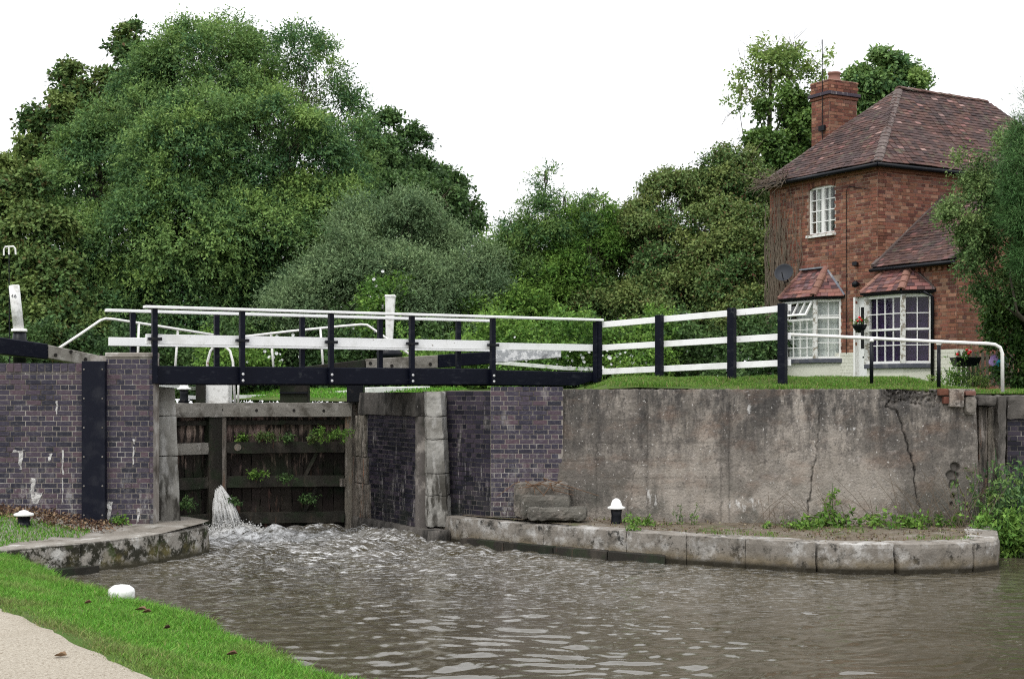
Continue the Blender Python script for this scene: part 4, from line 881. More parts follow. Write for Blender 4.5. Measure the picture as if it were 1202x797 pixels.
# ---------------------------------------------------------------- pipe handrail
ph = empty('pipe_handrail', P(1060, 455, 21.7), 'white pipe handrail with black posts curving down at its right end beside the cottage garden', 'handrail')
MB().tube([P(923, 392.5, 22), P(1020, 397, 21.8), P(1100, 401, 21.7), P(1160, 403.5, 21.6), P(1168, 404.5, 21.6), P(1174, 408, 21.6), P(1176.5, 415, 21.6), P(1176.8, 460, 21.6)], .027, 10).build('rail', m_pipe, ph, sm=True)
for px, y0, y1 in ((1023, 399, 450), (1102, 403, 460)):
    MB().tube([P(px, y1, 21.8), P(px, y0, 21.8)], .03, 8).build('post', m_iron, ph, sm=True); MB().lathe(P(px, y0 + 2.5, 21.8), [(.032, 0), (.04, .02), (.03, .05)], 10).build('collar', m_pipe, ph, sm=True)
# ---------------------------------------------------------------- far white beams seen behind and under the bridge
fw = empty('lockside_guard_rail', P(620, 440, 31), 'low white guard rail on the far lockside, glimpsed between the footbridge girder and the hedge', 'guard rail')
for a, b in (((582, 425.5, 30), (660, 432, 31)), ((650, 432, 31), (700, 433.5, 32)), ((700, 434, 32), (735, 434, 32)), ((180, 451, 30), (236, 457, 34)), ((275, 466, 32), (330, 465, 33)), ((340, 467, 33), (420, 459, 29)), ((215, 466, 30), (240, 467, 31))):
    MB().bar(P(*a), P(*b), .05, .08).build('rail', m_white_old, fw, .004)
uw = empty('upper_balance_beam', P(455, 460, 28), 'white painted beam end low on the lockside, seen under the footbridge right of the gates', 'balance beam')
MB().bar(P(427, 459, 27.5), P(500, 457.5, 28.5), .3, .14).build('beam', m_white_old, uw, .01)
# ---------------------------------------------------------------- cottage
HC = Vector((7.8, 30.0)); DB = -B2            # corner; the front wall runs along D1 and faces DB
GZ = 2.42
ho = empty('brick_cottage', V3(HC, GZ), 'red brick cottage with hipped tile roof, two white bay windows and a tall chimney', 'cottage')
def hp(a, b, z): return V3(HC + D1 * a + B2 * b, z)
EZ = 7.22; ALEN = 3.54; BLEN = 7.4
win = (1.35, 2.18, 5.62, 6.72)
# image check of the upper window: px 950-981
ua = (on(980.5, HC, D1) - HC).dot(D1); ub2 = (on(949.5, HC, D1) - HC).dot(D1)
win = (ua, ub2, P(965, 275, (HC + D1 * (ua + ub2) / 2).y).z, P(965, 219, (HC + D1 * (ua + ub2) / 2).y).z)
BL, BR = ((1.12, 1.52, 2.54, 2.94), .40), ((-1.535, -1.135, -.095, 0.0), .40)
EXA, EXZ = -2.2, 4.97; PZ = 3.22
door = (.06, .72, GZ - .2, 4.42)
bayh = [(1.2, 2.86, 3.1, 4.8), (-1.45, -.1, 3.0, 4.6)]
holesF = [win, door] + [bayh[0]]
mb = holed(HC, D1, DB, 0, ALEN, GZ - .4, EZ, .25, holesF)
wb(HC, B2, D1 * -1, .001, BLEN, -.25, 0, GZ - .4, EZ - .002, mb)
wb(HC + D1 * ALEN, B2, D1, .001, BLEN, -.25, 0, GZ - .4, EZ - .002, mb)
mb.build('wall', m_rmortar, ho)
mb = holed(HC, D1, DB, EXA + .002, -.001, GZ - .4, EXZ, .25, [(bayh[1][0], -.1, 3.0, 4.6)])
wb(HC + D1 * EXA, B2, -D1, .001, 3.5, -.25, 0, GZ - .4, EXZ, mb)
mb.add([hp(EXA, .001, EXZ), hp(EXA, 3.6, EXZ), hp(EXA, 1.85, 6.5)], [(0, 1, 2)])
mb.build('wall', m_rmortar, ho)
inr = lambda u, z, h: h[0] < u < h[1] and h[2] < z < h[3]
def skF(u, z): return inr(u, z, win) or inr(u, z, (door[0], door[1], 0, door[3])) or inr(u, z, (1.15, 2.9, 2, 4.95)) or z < PZ
def arch(u, z): c = (win[0] + win[1]) / 2; return abs(u - c) < .5 and win[3] < z < win[3] + .10 - .25 * (u - c) ** 2
bricks(ho, HC, D1, DB, 0, ALEN, GZ - .1 + .0, EZ - .02, m_red, 300, skip=skF, seed=21, pick=lambda it: -it[0] + round(it[2], 1) * 20 + (it[1] > 4.9) * 2)
bricks(ho, HC, B2, -D1, -.005, 5.2, GZ + 2.3, EZ - .02, m_red, 0, seed=22, start=1)
bricks(ho, HC, D1, DB, EXA, -.005, PZ, EXZ - .02, m_red, 0, seed=23, skip=lambda u, z: inr(u, z, (-1.5, 0, 2, 4.75)))
bricks(ho, HC + D1 * EXA, B2, -D1, -.005, 3.4, GZ - .1, EXZ + 1.5, m_red, 0, seed=24, start=1, skip=lambda u, z: z > EXZ + min(u, 3.5 - u) * .84 or (u < .35 and z < PZ))
for (u0, u1, f0) in ((door[1] + .0, ALEN, 0), (EXA, -1.5, 0), (-.005, door[0], 0)):
    wb(HC, D1, DB, u0, u1, 0, .0125, GZ - .4, PZ).build('plinth', m_cream, ho)
    bricks(ho, HC, D1, DB, u0, u1, GZ - .1, PZ - .01, m_cream, 0, seed=25, proud=.018, jit=.001)
wb(HC + D1 * EXA, B2, -D1, -.0125, .35, 0, .014, GZ - .4, PZ).build('plinth', m_cream, ho)
# dentil course and string under the eaves
for (o_, t_, n_, L_, z_) in ((HC, D1, DB, ALEN, EZ - .14), (HC, B2, -D1, 5.2, EZ - .14)):
    wb(o_, t_, n_, 0, L_, 0, .05, z_, z_ + .075).build('eaves_course', m_red, ho)
for i in range(14): u = EXA + .05 + i * .155; wb(HC, D1, DB, u, u + .075, 0, .06, EXZ - .14, EXZ - .07).build('dentil', m_red, ho)
wb(HC, D1, DB, EXA, -.01, 0, .065, EXZ - .068, EXZ).build('eaves_course', m_red, ho)
# roofs
def tiles(parent, e0, e1, t0, t1, mat, seed=1, gauge=.1, tw=.165, objs=False, sag=0, vis=None, name='roof_tile'):
    """clay tiles on the plane e0-e1 (eave) up to t0-t1 (top)"""
    rr = random.Random(seed); e0, e1, t0, t1 = map(Vector, (e0, e1, t0, t1)); ax = (e1 - e0).normalized()
    up = (t0 - e0) - ax * (t0 - e0).dot(ax); H_ = up.length; up.normalize(); nn = ax.cross(up).normalized()
    if nn.z < 0: nn = -nn
    l1, r1_ = (t0 - e0).dot(ax), (t1 - e0).dot(ax); r0 = (e1 - e0).length
    C = []; A = []; B_ = []; Cc = []; nrow = int(H_ / gauge)
    for k in range(nrow):
        h = (k + .5) * H_ / nrow; f = h / H_; L_, R_ = l1 * f, r0 + (r1_ - r0) * f
        u = L_ - (tw / 2 if k % 2 else 0)
        while u < R_ - .01:
            a, b = max(u, L_), min(u + tw, R_); u += tw
            if b - a < .03: continue
            c = e0 + ax * (a + b) / 2 + up * h + nn * (.022 + sag * .6 + rr.uniform(-.004, .005) + sag * nz((a, h, seed), .8) )
            til = .11 + rr.uniform(-.03, .03); uu = (up + -nn * til).normalized(); n2 = (nn + up * til).normalized(); aa = (ax + nn * rr.uniform(-.02, .02)).normalized()
            C.append(c); A.append(aa * (b - a - .006) / 2); B_.append(uu * gauge * .66); Cc.append(n2 * .0075)
    if objs:
        for c, a, b, d in zip(C, A, B_, Cc): MB().frame(c, a, b, d).build(name, mat, parent)
    else:
        o = nboxes(name, C, A, B_, Cc, mat, parent); o['kind'] = 'stuff'
OH = .16
E = {k: hp(*k, EZ) for k in ((-OH, -OH), (ALEN + OH, -OH), (-OH, BLEN), (ALEN + OH, BLEN))}
RP, RQ = hp(ALEN / 2, 2.35, 9.38), hp(ALEN / 2, BLEN - 2.2, 9.34)
e00, e10, e01, e11 = E[(-OH, -OH)], E[(ALEN + OH, -OH)], E[(-OH, BLEN)], E[(ALEN + OH, BLEN)]
roof = MB().add([e00, e10, e11, e01, RP, RQ, e00 - Z3 * .05, e10 - Z3 * .05, e11 - Z3 * .05, e01 - Z3 * .05], [(0, 4, 1), (1, 4, 5, 2), (2, 5, 3), (3, 5, 4, 0), (0, 1, 7, 6), (1, 2, 8, 7), (2, 3, 9, 8), (3, 0, 6, 9), (6, 7, 8, 9)]).build('roof', m_dark, ho)
tiles(roof, e10, e00, RP, RP, m_tile, 1, sag=.035); tiles(roof, e00, e01, RP, RQ, m_tile, 2, sag=.04); tiles(roof, e11, e10, RQ, RP, m_tile, 3); tiles(roof, e01, e11, RQ, RQ, m_tile, 4)
def capline(a, b, r, n, mat, parent, name='ridge_tile', flat=.55):
    a, b = Vector(a), Vector(b); d = (b - a) / n; s_ = d.cross(Z3).normalized(); u_ = s_.cross(d).normalized()
    for i in range(n):
        c = a + d * i; mb = MB(); k = 7; rr2 = r * (1 + .05 * ((i * 7) % 3))
        for e in (.0, .97):
            for j in range(k): th = math.pi * j / (k - 1); mb.v.append(c + d * e + s_ * math.cos(th) * rr2 + u_ * (math.sin(th) * rr2 * flat - .02 + .012 * (1 - e)))
            for j in range(k): th = math.pi * j / (k - 1); mb.v.append(c + d * e + s_ * math.cos(th) * (rr2 - .015) + u_ * (math.sin(th) * (rr2 - .015) * flat - .035))
        for j in range(k - 1): mb.f += [(j, j + 1, j + 1 + 2 * k, j + 2 * k), (k + j + 1, k + j, 3 * k + j, 3 * k + j + 1), (j + 1, j, k + j, k + j + 1), (2 * k + j, 2 * k + j + 1, 3 * k + j + 1, 3 * k + j)]
        mb.build(name, mat, parent)
capline(RP + Z3 * .03, RQ + Z3 * .03, .12, 9, m_ridge, roof); capline(e00 + Z3 * .02, RP, .10, 22, m_mhip, roof, 'hip_tile', .5); capline(e10 + Z3 * .02, RP, .09, 22, m_mhip, roof, 'hip_tile', .5)
for a, b in ((hp(-OH - .05, -OH - .06, EZ - .05), hp(ALEN + OH, -OH - .06, EZ - .05)), (hp(-OH - .06, -OH - .05, EZ - .05), hp(-OH - .06, BLEN, EZ - .05))): MB().tube([a, b], .045, 8).build('gutter', m_iron, ho, sm=True)
# extension roof: slopes up from the front wall, abuts the main block
xe0, xe1 = hp(EXA - .12, -.16, EXZ + .02), hp(-.0, -.16, EXZ + .02); xt0, xt1 = hp(EXA - .12, 1.85, 6.55), hp(0, 1.85, 6.55)
xr = MB().add([xe0, xe1, xt1, xt0, hp(EXA - .12, 3.8, EXZ), hp(0, 3.8, EXZ), xe0 - Z3 * .05, xe1 - Z3 * .05], [(0, 1, 2, 3), (3, 2, 5, 4), (0, 6, 7, 1)]).build('roof', m_dark, ho)
tiles(xr, xe1, xe0, xt1, xt0, m_tile, 7, sag=.03)
MB().bar(xe1 + D3 * -.02 + Z3 * .06, xt1 + D3 * -.02 + Z3 * .06, .1, .05).build('abutment_flashing', m_mhip, xr)
MB().tube([xe0 + DB.to_3d() * .06 - Z3 * .05, xe1 + DB.to_3d() * .06 - Z3 * .05], .04, 8).build('gutter', m_iron, xr, sm=True)
# chimney
g0 = 1.28
cp0 = HC + D1 * (ALEN - .62) + B2 * g0
ch = wb(cp0, B2, -D1, 0, .86, -.62, 0, 6.8, 9.72).build('chimney', m_rmortar, ho)
cl = lambda t0, L_, n_, O_: bricks(ch, O_, t0, n_, -.003, L_ + .003, 7.1, 9.3, m_red, 0, seed=31)
bricks(ch, cp0, B2, -D1, -.003, .863, 7.1, 9.36, m_red, 0, seed=31); bricks(ch, cp0, D1, DB, 0.0, .62, 7.1, 9.36, m_red, 0, seed=32, start=1)
for d_, za, zb, m_ in ((.03, 9.3, 9.37, m_red), (.07, 9.37, 9.45, m_blue_dk), (.015, 9.45, 9.74, m_rmortar)):
    wb(cp0, B2, -D1, -d_, .86 + d_, -.62 - d_, d_ + .0, za, zb - .002).build('chimney_course', m_, ch, .008)
bricks(ch, cp0 - D1 * -.0 , B2, -D1, -.025, .885, 9.455, 9.73, m_red, 0, seed=33, proud=.032); bricks(ch, cp0, D1, DB, 0, .64, 9.455, 9.73, m_red, 0, seed=34, proud=.032)
cc = cp0 + B2 * .43 + D1 * .31
MB().lathe(V3(cc, 9.73), [(.2, 0), (.17, .05), (.14, .12), (.135, .2), (.16, .22), (.155, .26), (.11, .27)], 18).build('chimney_pot', m_hip, ch, sm=True)
ap = P(963, 200, 33.5); at_ = P(963.5, 62, 33.5)
an = MB().tube([V3(cp0 + DB * .04 + D1 * .2, 8.3), V3(cp0 + DB * .04 + D1 * .2, 10.7)], .011, 6); 
an.bar(V3(cp0 + DB * .05 + D1 * .1, 8.6), V3(cp0 + DB * .05 + D1 * .3, 8.6), .05, .12); an.build('aerial_pole', m_iron, ch)
# windows
m_glass = bpy.data.materials.new('window_glass'); m_glass.use_nodes = True
_n, _l = m_glass.node_tree.nodes, m_glass.node_tree.links; _n.remove(_n['Principled BSDF'])
_t = _n.new('ShaderNodeBsdfTransparent'); _g = _n.new('ShaderNodeBsdfGlossy'); _g.inputs['Roughness'].default_value = .03; _f = _n.new('ShaderNodeFresnel'); _f.inputs[0].default_value = 1.45; _x = _n.new('ShaderNodeMixShader')
_q = _n.new('ShaderNodeNewGeometry'); _m = _n.new('ShaderNodeMath'); _m.operation = 'SUBTRACT'; _m.use_clamp = True; _l.new(_f.outputs[0], _m.inputs[0]); _l.new(_q.outputs['Backfacing'], _m.inputs[1]); _l.new(_m.outputs[0], _x.inputs[0]); _l.new(_t.outputs[0], _x.inputs[1]); _l.new(_g.outputs[0], _x.inputs[2]); _l.new(_x.outputs[0], _n['Material Output'].inputs['Surface'])
def window(parent, A, Bp, z0, z1, n, cols, rows, fw=.055, bw=.022, curtain=None, rail=None, sub=True, dp=.06, mat=None, room=.12):
    """sash between plan points A and Bp; n is outward"""
    A, Bp = Vector(A), Vector(Bp); t = (Bp - A).normalized(); L_ = (Bp - A).length; mat = mat or m_joinery
    fr = MB()
    wb(A, t, n, 0, fw, -dp, 0, z0, z1, fr); wb(A, t, n, L_ - fw, L_, -dp, 0, z0, z1, fr); wb(A, t, n, fw, L_ - fw, -dp, -.001, z0, z0 + fw, fr); wb(A, t, n, fw, L_ - fw, -dp, -.001, z1 - fw, z1, fr)
    if rail: wb(A, t, n, fw, L_ - fw, -dp, .004, rail - .022, rail + .022, fr)
    f = fr.build('window_frame', mat, parent); p = f if not sub else parent
    uu = [fw + (L_ - 2 * fw) * i / cols for i in range(cols + 1)]; zz = [z0 + fw + (z1 - z0 - 2 * fw) * i / rows for i in range(rows + 1)]
    for i in range(1, cols): wb(A, t, n, uu[i] - bw / 2, uu[i] + bw / 2, -.035, -.008, z0 + fw, z1 - fw).build('glazing_bar', mat, p)
    for j in range(1, rows): wb(A, t, n, fw, L_ - fw, -.034, -.0085, zz[j] - bw / 2, zz[j] + bw / 2).build('glazing_bar', mat, p)
    for i in range(cols):
        for j in range(rows): wb(A, t, n, uu[i] + .001, uu[i + 1] - .001, -.026, -.020, zz[j] + .001, zz[j + 1] - .001).build('pane', m_glass, p)
    if curtain: wb(A, t, n, .01, L_ - .01, -room - .02, -room, z0, z1).build('curtain', curtain, p)
    return f
wA, wB_ = HC + D1 * win[0] + DB * -.03, HC + D1 * win[1] + DB * -.03
um = (wA + wB_) / 2
upw = MB(); wb(HC, D1, DB, win[0] - .03, win[1] + .03, -.1, .07, win[2] - .06, win[2]  , upw); upw_o = upw.build('window', m_flake, ho)
for A_, B_, cu in ((wA, um - D1 * .003, m_dark), (um + D1 * .003, wB_, m_dark)):
    window(upw_o, A_, B_, win[2], win[3], DB, 2, 4, .045, .022, None)
cv = [HC + D1 * (win[0] + .05) , HC + D1 * (win[0] + .0)]
wb(HC, D1, DB, win[0], win[1], -.4, -.3, win[2], win[3]).build('dark_room', m_dark, upw_o)
wb(HC, D1, DB, win[1] - .1, win[1] - .22, -.2, -.14, win[2], win[3]).build('curtain', m_curt_l, upw_o); wb(HC, D1, DB, (win[0] + win[1]) / 2 - .03, (win[0] + win[1]) / 2 - .15, -.2, -.14, win[2], win[3]).build('curtain', m_curt_l, upw_o)
for i in range(6):       # segmental brick arch over the window
    pass
arch_ = MB()
cxw = (win[0] + win[1]) / 2
for i in range(12):
    u = win[0] - .02 + (win[1] - win[0] + .04) * (i + .5) / 12; dz = .10 - .42 * (u - cxw) ** 2
    th = (u - cxw) * .5; c = hp(u, 0, win[3] + dz - .02) + DB.to_3d() * .008; ux = D3 * math.cos(th) - Z3 * math.sin(-th) * 0; 
    MB().frame(c + Z3 * .06, (D3 * math.cos(th) + Z3 * math.sin(-th)) * .033, DB.to_3d() * .02, (Z3 * math.cos(th) + D3 * math.sin(th)) * .105).build('arch_brick', m_red, ho)
wb(HC, D1, DB, win[0], win[1], -.07, -.02, win[3] - .0, win[3] + .045).build('window_head', m_joinery, upw_o)
# bays
def bay(cfg, zsill, zhead, zeave, top, ztop, label, cols, curtain, rail, openc, leadtop):
    (a0, a1, a2, a3), p = cfg
    base = MB(); pl = [HC + D1 * a0, HC + D1 * a1 + DB * p, HC + D1 * a2 + DB * p, HC + D1 * a3]
    def prism(pl_, za, zb, mb):
        k = len(pl_); return mb.add([V3(q_, za) for q_ in pl_] + [V3(q_, zb) for q_ in pl_], [tuple(range(k)), tuple(reversed(range(k, 2 * k)))] + [(i, i + k, (i + 1) % k + k, (i + 1) % k) for i in range(k)])
    prism(pl, GZ - .4, zsill - .1, base); b = base.build('bay_window', m_cream, ho); b['label'] = label
    sh = lambda d: [HC + D1 * (a0 - d), HC + D1 * (a1 - d * .5) + DB * (p + d), HC + D1 * (a2 + d * .5) + DB * (p + d), HC + D1 * (a3 + d)]
    prism(sh(.06), zsill - .1, zsill - .004, MB()).build('sill', m_sill, b, .01)
    prism(sh(.012), zhead + .0, zeave - .02, MB()).build('window_head', m_joinery, b); prism(sh(.07), zeave - .055, zeave - .01, MB()).build('gutter', m_iron, b)
    sides = ((pl[0], pl[1], cols[0]), (pl[1], pl[2], cols[1]), (pl[2], pl[3], cols[2]))
    for A_, B_, c_ in sides:
        t_ = (B_ - A_).normalized(); n_ = Vector((t_.y, -t_.x)); 
        if n_.dot(DB) < 0: n_ = -n_
        if c_ < 0: wb(A_, t_, n_, 0, (B_ - A_).length, -.05, 0, zsill, zhead).build('side_panel', m_joinery, b); continue
        if openc and c_ == 4:
            zt = rail; A2, B2_ = A_ + t_ * .05, B_ - t_ * .05
            window(b, A_, B_, zsill, zt, n_, c_, 4, .05, .018, curtain)
            # hopper light, hinged at its head and pushed open
            wb(A_, t_, n_, .0, .06, -.06, 0, zt, zhead).build('window_frame', m_joinery, b); wb(A_, t_, n_, (B_ - A_).length - .06, (B_ - A_).length, -.06, 0, zt, zhead).build('window_frame', m_joinery, b)
            wb(A_, t_, n_, .07, (B_ - A_).length - .07, -.35, -.3, zt, zhead).build('dark_room', m_curt_l, b)
            Lh = (B_ - A_).length - .1; hh = zhead - zt; th = R(32); T3, N3 = V3(t_), V3(n_); top_ = V3(A_ + t_ * .05, zhead - .01) + N3 * .01; dn = -Z3 * math.cos(th) + N3 * math.sin(th); fn_ = N3 * math.cos(th) + Z3 * math.sin(th)
            hb = MB()
            for (s0, s1, v0, v1) in ((0, Lh, 0, .045), (0, Lh, hh - .045, hh), (0, .045, .045, hh - .045), (Lh - .045, Lh, .045, hh - .045), (Lh * .25 - .01, Lh * .25 + .01, .045, hh - .045), (Lh * .5 - .01, Lh * .5 + .01, .045, hh - .045), (Lh * .75 - .01, Lh * .75 + .01, .045, hh - .045)):
                hb.frame(top_ + T3 * (s0 + s1) / 2 + dn * (v0 + v1) / 2, T3 * (s1 - s0) / 2, fn_ * .018, dn * (v1 - v0) / 2)
            hb.build('open_hopper_light', m_joinery, b)
            for i in range(4): MB().frame(top_ + T3 * Lh * (i + .5) / 4 + dn * hh / 2, T3 * (Lh / 8 - .012), fn_ * .003, dn * (hh / 2 - .046)).build('pane', m_glass, b)
        else:
            window(b, A_, B_, zsill, zhead, n_, c_, 4, .05, .018, curtain, rail=rail if openc else (zsill + zhead) / 2)
    for q_ in (pl[1], pl[2]): MB().box(q_.x - .045, q_.x + .045, q_.y - .045, q_.y + .045, zsill, zhead - .001).build('corner_post', m_flake, b)
    prism([HC + D1 * (a0 + .1) + DB * -.2, HC + D1 * (a3 - .1) + DB * -.2, HC + D1 * (a3 - .1) + DB * -.22, HC + D1 * (a0 + .1) + DB * -.22], zsill, zhead, MB()).build('dark_room', m_dark, b)
    o_ = .12; ev = [HC + D1 * (a0 - o_ * 1.1) + DB * .0, HC + D1 * (a1 - o_ * .6) + DB * (p + o_), HC + D1 * (a2 + o_ * .6) + DB * (p + o_), HC + D1 * (a3 + o_ * 1.1)]
    E_ = [V3(q_, zeave) for q_ in ev]; T0, T1 = hp(top[0], -.02, ztop), hp(top[1], -.02, ztop)
    rb = MB().add(E_ + [T0, T1] + [e_ - Z3 * .03 for e_ in E_], [(0, 1, 4), (1, 2, 5, 4), (2, 3, 5), (6, 9, 8, 7), (0, 6, 7, 1), (1, 7, 8, 2), (2, 8, 9, 3)]).build('bay_roof', m_dark, ho)
    tiles(rb, E_[1], E_[0], T0, T0, m_baytile, 41, .095, .15, True); tiles(rb, E_[2], E_[1], T1, T0, m_baytile, 42, .095, .15, True); tiles(rb, E_[3], E_[2], T1, T1, m_baytile, 43, .095, .15, True)
    capline(E_[1] + Z3 * .03, T0 + Z3 * .03, .085, 4, m_hip, rb, 'hip_tile', .8); capline(E_[2] + Z3 * .03, T1 + Z3 * .03, .06, 4, m_hip, rb, 'hip_tile', .8)
    MB().bar(E_[0] + Z3 * .03, T0 + Z3 * .04, .09, .02).build('flashing', m_lead if leadtop else m_mhip, rb)
    if leadtop: MB().bar(T0 + DB.to_3d() * .06 + Z3 * .01, T1 + DB.to_3d() * .06 + Z3 * .01, .16, .03).build('flashing', m_lead, rb)
    else: MB().bar(E_[3] + Z3 * .03, T1 + Z3 * .03, .05, .02).build('flashing', m_mhip, rb)
bay(BL, 3.10, 4.40, 4.46, (1.6, 2.32), 5.12, 'left bay window with pale curtains and an open hopper light', (2, 4, 2), m_curt_l, 4.0, True, True)
bay(BR, 2.95, 4.36, 4.43, (-.95, -.35), 4.98, 'right bay window with dark purple curtains', (2, 4, -1), m_curt_d, 3.7, False, False)
# door
dm = wb(HC, D1, DB, door[0], door[1], -.14, -.09, door[2], door[3]).build('door', m_door, ho)
wb(HC, D1, DB, door[1] - .3, door[1] - .12, -.09, -.086, 3.3, 4.2).build('door_glass', m_dark, dm); wb(HC, D1, DB, door[1] - .25, door[1] - .17, -.09, -.084, 3.1, 3.13).build('letter_box', m_iron, dm)
wb(HC, D1, DB, door[1] - .05, door[1] , -.1, .02, door[2], door[3]).build('door_frame', m_joinery, dm)
# downpipe, plant lamp, aerial cable
pa = HC + D1 * -1.62 + DB * .07
MB().tube([V3(pa, GZ), V3(pa, 4.3), V3(pa + D1 * .1 + DB * .15, 4.4)], .035, 8).build('downpipe', m_iron, ho, sm=True)
MB().tube([hp(.93, -.03, 3.2), hp(.93, -.03, 6.75), hp(.85, -.03, 6.85), hp(.2, -.03, 6.7)], .008, 5).build('cable', m_iron, ho)
wl_ = MB().lathe(hp(.55, -.12, 4.62), [(.02, 0), (.07, .02), (.075, .1), (.03, .14)], 12); wl_.bar(hp(.55, 0, 4.7), hp(.55, -.12, 4.7), .03, .03); wl_.build('wall_lamp', m_iron, ho, sm=True)
fl_ = MB().bar(hp(.62, -.02, 5.12), hp(.56, -.14, 5.14), .1, .08); fl_.build('security_light', m_iron, ho)
dsh = empty('satellite_dish', V3(HC + D1 * 3.3 + DB * .35, 5.0), 'round dark grey satellite dish on the cottage wall above the left bay window', 'satellite dish')
dc = P(920, 320, 31.7); ax_ = Vector((-.35, -.75, .35)).normalized()
MB().lathe(dc - ax_ * .05, [(.03, 0), (.12, .01), (.19, .035), (.215, .06), (.21, .062), (.185, .045), (.1, .02), (.02, .012)], 28, ax_).build('reflector', m_plastic, dsh, sm=True)
MB().tube([dc - ax_ * .05, dc - ax_ * .1 + Vector((.1, .1, -.15)), V3(HC + D1 * 3.05, dc.z - .15)], .018, 6).build('bracket', m_iron, dsh); MB().tube([dc - Z3 * .2, dc + ax_ * .2 - Z3 * .08], .01, 6).build('feed_arm', m_iron, dsh)
# hanging basket by the door
hb_ = empty('hanging_basket', P(1008, 378, 29.6), 'hanging basket with a red flower beside the cottage door', 'hanging basket'); c_ = P(1009, 383, 29.5)
MB().lathe(c_ - Z3 * .14, [(.03, 0), (.1, .05), (.15, .14), (.155, .17)], 14).build('basket', m_iron, hb_); MB().tube([c_ + Z3 * .03, c_ + Z3 * .4], .006, 4).build('chain', m_iron, hb_)
# garden: trough, picket fence, pinwheel
m_pick = M('dull_picket_timber', (.16, .14, .11), .9, var=.2); pf = empty('picket_fence', P(1150, 450, 27), 'weathered picket fence behind the flower trough in the cottage garden', 'fence')
for i in range(15):
    x0 = 1124 + i * 5.6; a, b = P(x0, 452, 27.2), P(x0 + 3.4, 411 + (i % 2), 27.2); MB().add([(a.x, 27.2, a.z), (b.x, 27.2, a.z), (b.x, 27.2, b.z - .05), ((a.x + b.x) / 2, 27.2, b.z), (a.x, 27.2, b.z - .05), (a.x, 27.22, a.z), (b.x, 27.22, a.z), (b.x, 27.22, b.z - .05), ((a.x + b.x) / 2, 27.22, b.z), (a.x, 27.22, b.z - .05)], [(0, 1, 2, 3, 4), (9, 8, 7, 6, 5), (0, 5, 6, 1), (1, 6, 7, 2), (2, 7, 8, 3), (3, 8, 9, 4), (4, 9, 5, 0)]).build('picket', m_pick, pf)
for py in (420, 443): MB().bar(P(1122, py, 27.25), P(1210, py, 27.25), .03, .06).build('rail', m_pick, pf)
tro = empty('flower_trough', P(1134, 430, 26.8), 'black hanging flower trough with red flowers on the picket fence', 'flower trough')
a, b = P(1119, 430, 26.9), P(1149, 419.5, 26.9); MB().add([(a.x + .05, 26.8, a.z), (b.x - .05, 26.8, a.z), (b.x, 26.72, b.z), (a.x, 26.72, b.z), (a.x + .05, 27.1, a.z), (b.x - .05, 27.1, a.z), (b.x, 27.15, b.z), (a.x, 27.15, b.z)], [(0, 1, 2, 3), (5, 4, 7, 6), (4, 0, 3, 7), (1, 5, 6, 2), (3, 2, 6, 7), (4, 5, 1, 0)]).build('trough', m_iron, tro, .01)
def flat(c): return M('petal_%02d' % int(c[0] * 90), c, .5, transl=.3)
pw = empty('garden_pinwheel', P(1172, 450, 26), 'lilac, blue and white flower-shaped garden ornament on a stick behind the end of the handrail', 'garden ornament')
MB().tube([P(1173, 456, 26), P(1173, 428, 26)], .01, 5).build('stick', m_pick, pw)
for px, py, c in ((1167, 421, (.45, .3, .6)), (1171, 426, (.06, .5, .65)), (1165, 425, (.5, .35, .65)), (1178, 422, (.45, .55, .52)), (1180, 428, (.5, .55, .5)), (1174, 433, (.1, .45, .6)), (1170, 432, (.08, .5, .65))):
    p_ = P(px, py, 25.97 + .01 * (px % 5)); MB().lathe(p_, [(.075, 0), (.07, .012), (.02, .02)], 9, Vector((.1 * (px % 3 - 1), -1, .15)).normalized()).build('petal', flat(c), pw)
# ---------------------------------------------------------------- foliage
def unit(a): return a / (np.linalg.norm(a, axis=-1, keepdims=True) + 1e-9)
def leaves(C, OUT, K, length, L, Wd, rs, droop=.25, spread=.9, tint=None, upb=.5, curl=0):
    """twigs at C pointing OUT, K leaves along each; returns verts, faces, tints"""
    n = len(C); s = (np.arange(K) + .6) / K
    T = length * rs.uniform(.6, 1.3, n)
    pos = C[:, None] + OUT[:, None] * (s[None, :, None] * T[:, None, None])
    pos[..., 2] -= droop * (s[None] * T[:, None]) ** 1.6
    pos += rs.normal(0, L * .35, pos.shape)
    ax = unit(OUT[:, None] * .55 + rs.normal(0, spread, pos.shape) * .6 + np.array([0, 0, -droop * .9]))
    nn = unit(rs.normal(0, .38, pos.shape) + np.array([0, 0, upb]) + OUT[:, None] * .75)
    side = unit(np.cross(ax, nn)); nn = np.cross(side, ax)
    l = L * rs.uniform(.65, 1.3, pos.shape[:2])[..., None]; w = Wd * rs.uniform(.7, 1.2, pos.shape[:2])[..., None]
    v0 = pos; v1 = pos + ax * l * .42 + side * w * .5 + nn * l * .06; v2 = pos + ax * l - nn * l * .1; v3 = pos + ax * l * .42 - side * w * .5 + nn * l * .06
    V = np.stack([v0, v1, v2, v3], 2).reshape(-1, 3); m = n * K
    Fq = np.arange(m * 4, dtype=np.int32).reshape(-1, 4)
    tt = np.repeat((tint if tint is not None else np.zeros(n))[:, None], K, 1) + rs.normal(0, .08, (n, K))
    return V, Fq, np.repeat(np.clip(tt, 0, 1).ravel(), 4)
def twmesh(segs, mat, name, parent, n=5):
    """branches as joined tapering tubes: list of (points, radii)"""
    mb = MB()
    for pts, rr in segs: mb.tube(pts, rr, n, cap=False)
    return mb.build(name, mat, parent, sm=True)
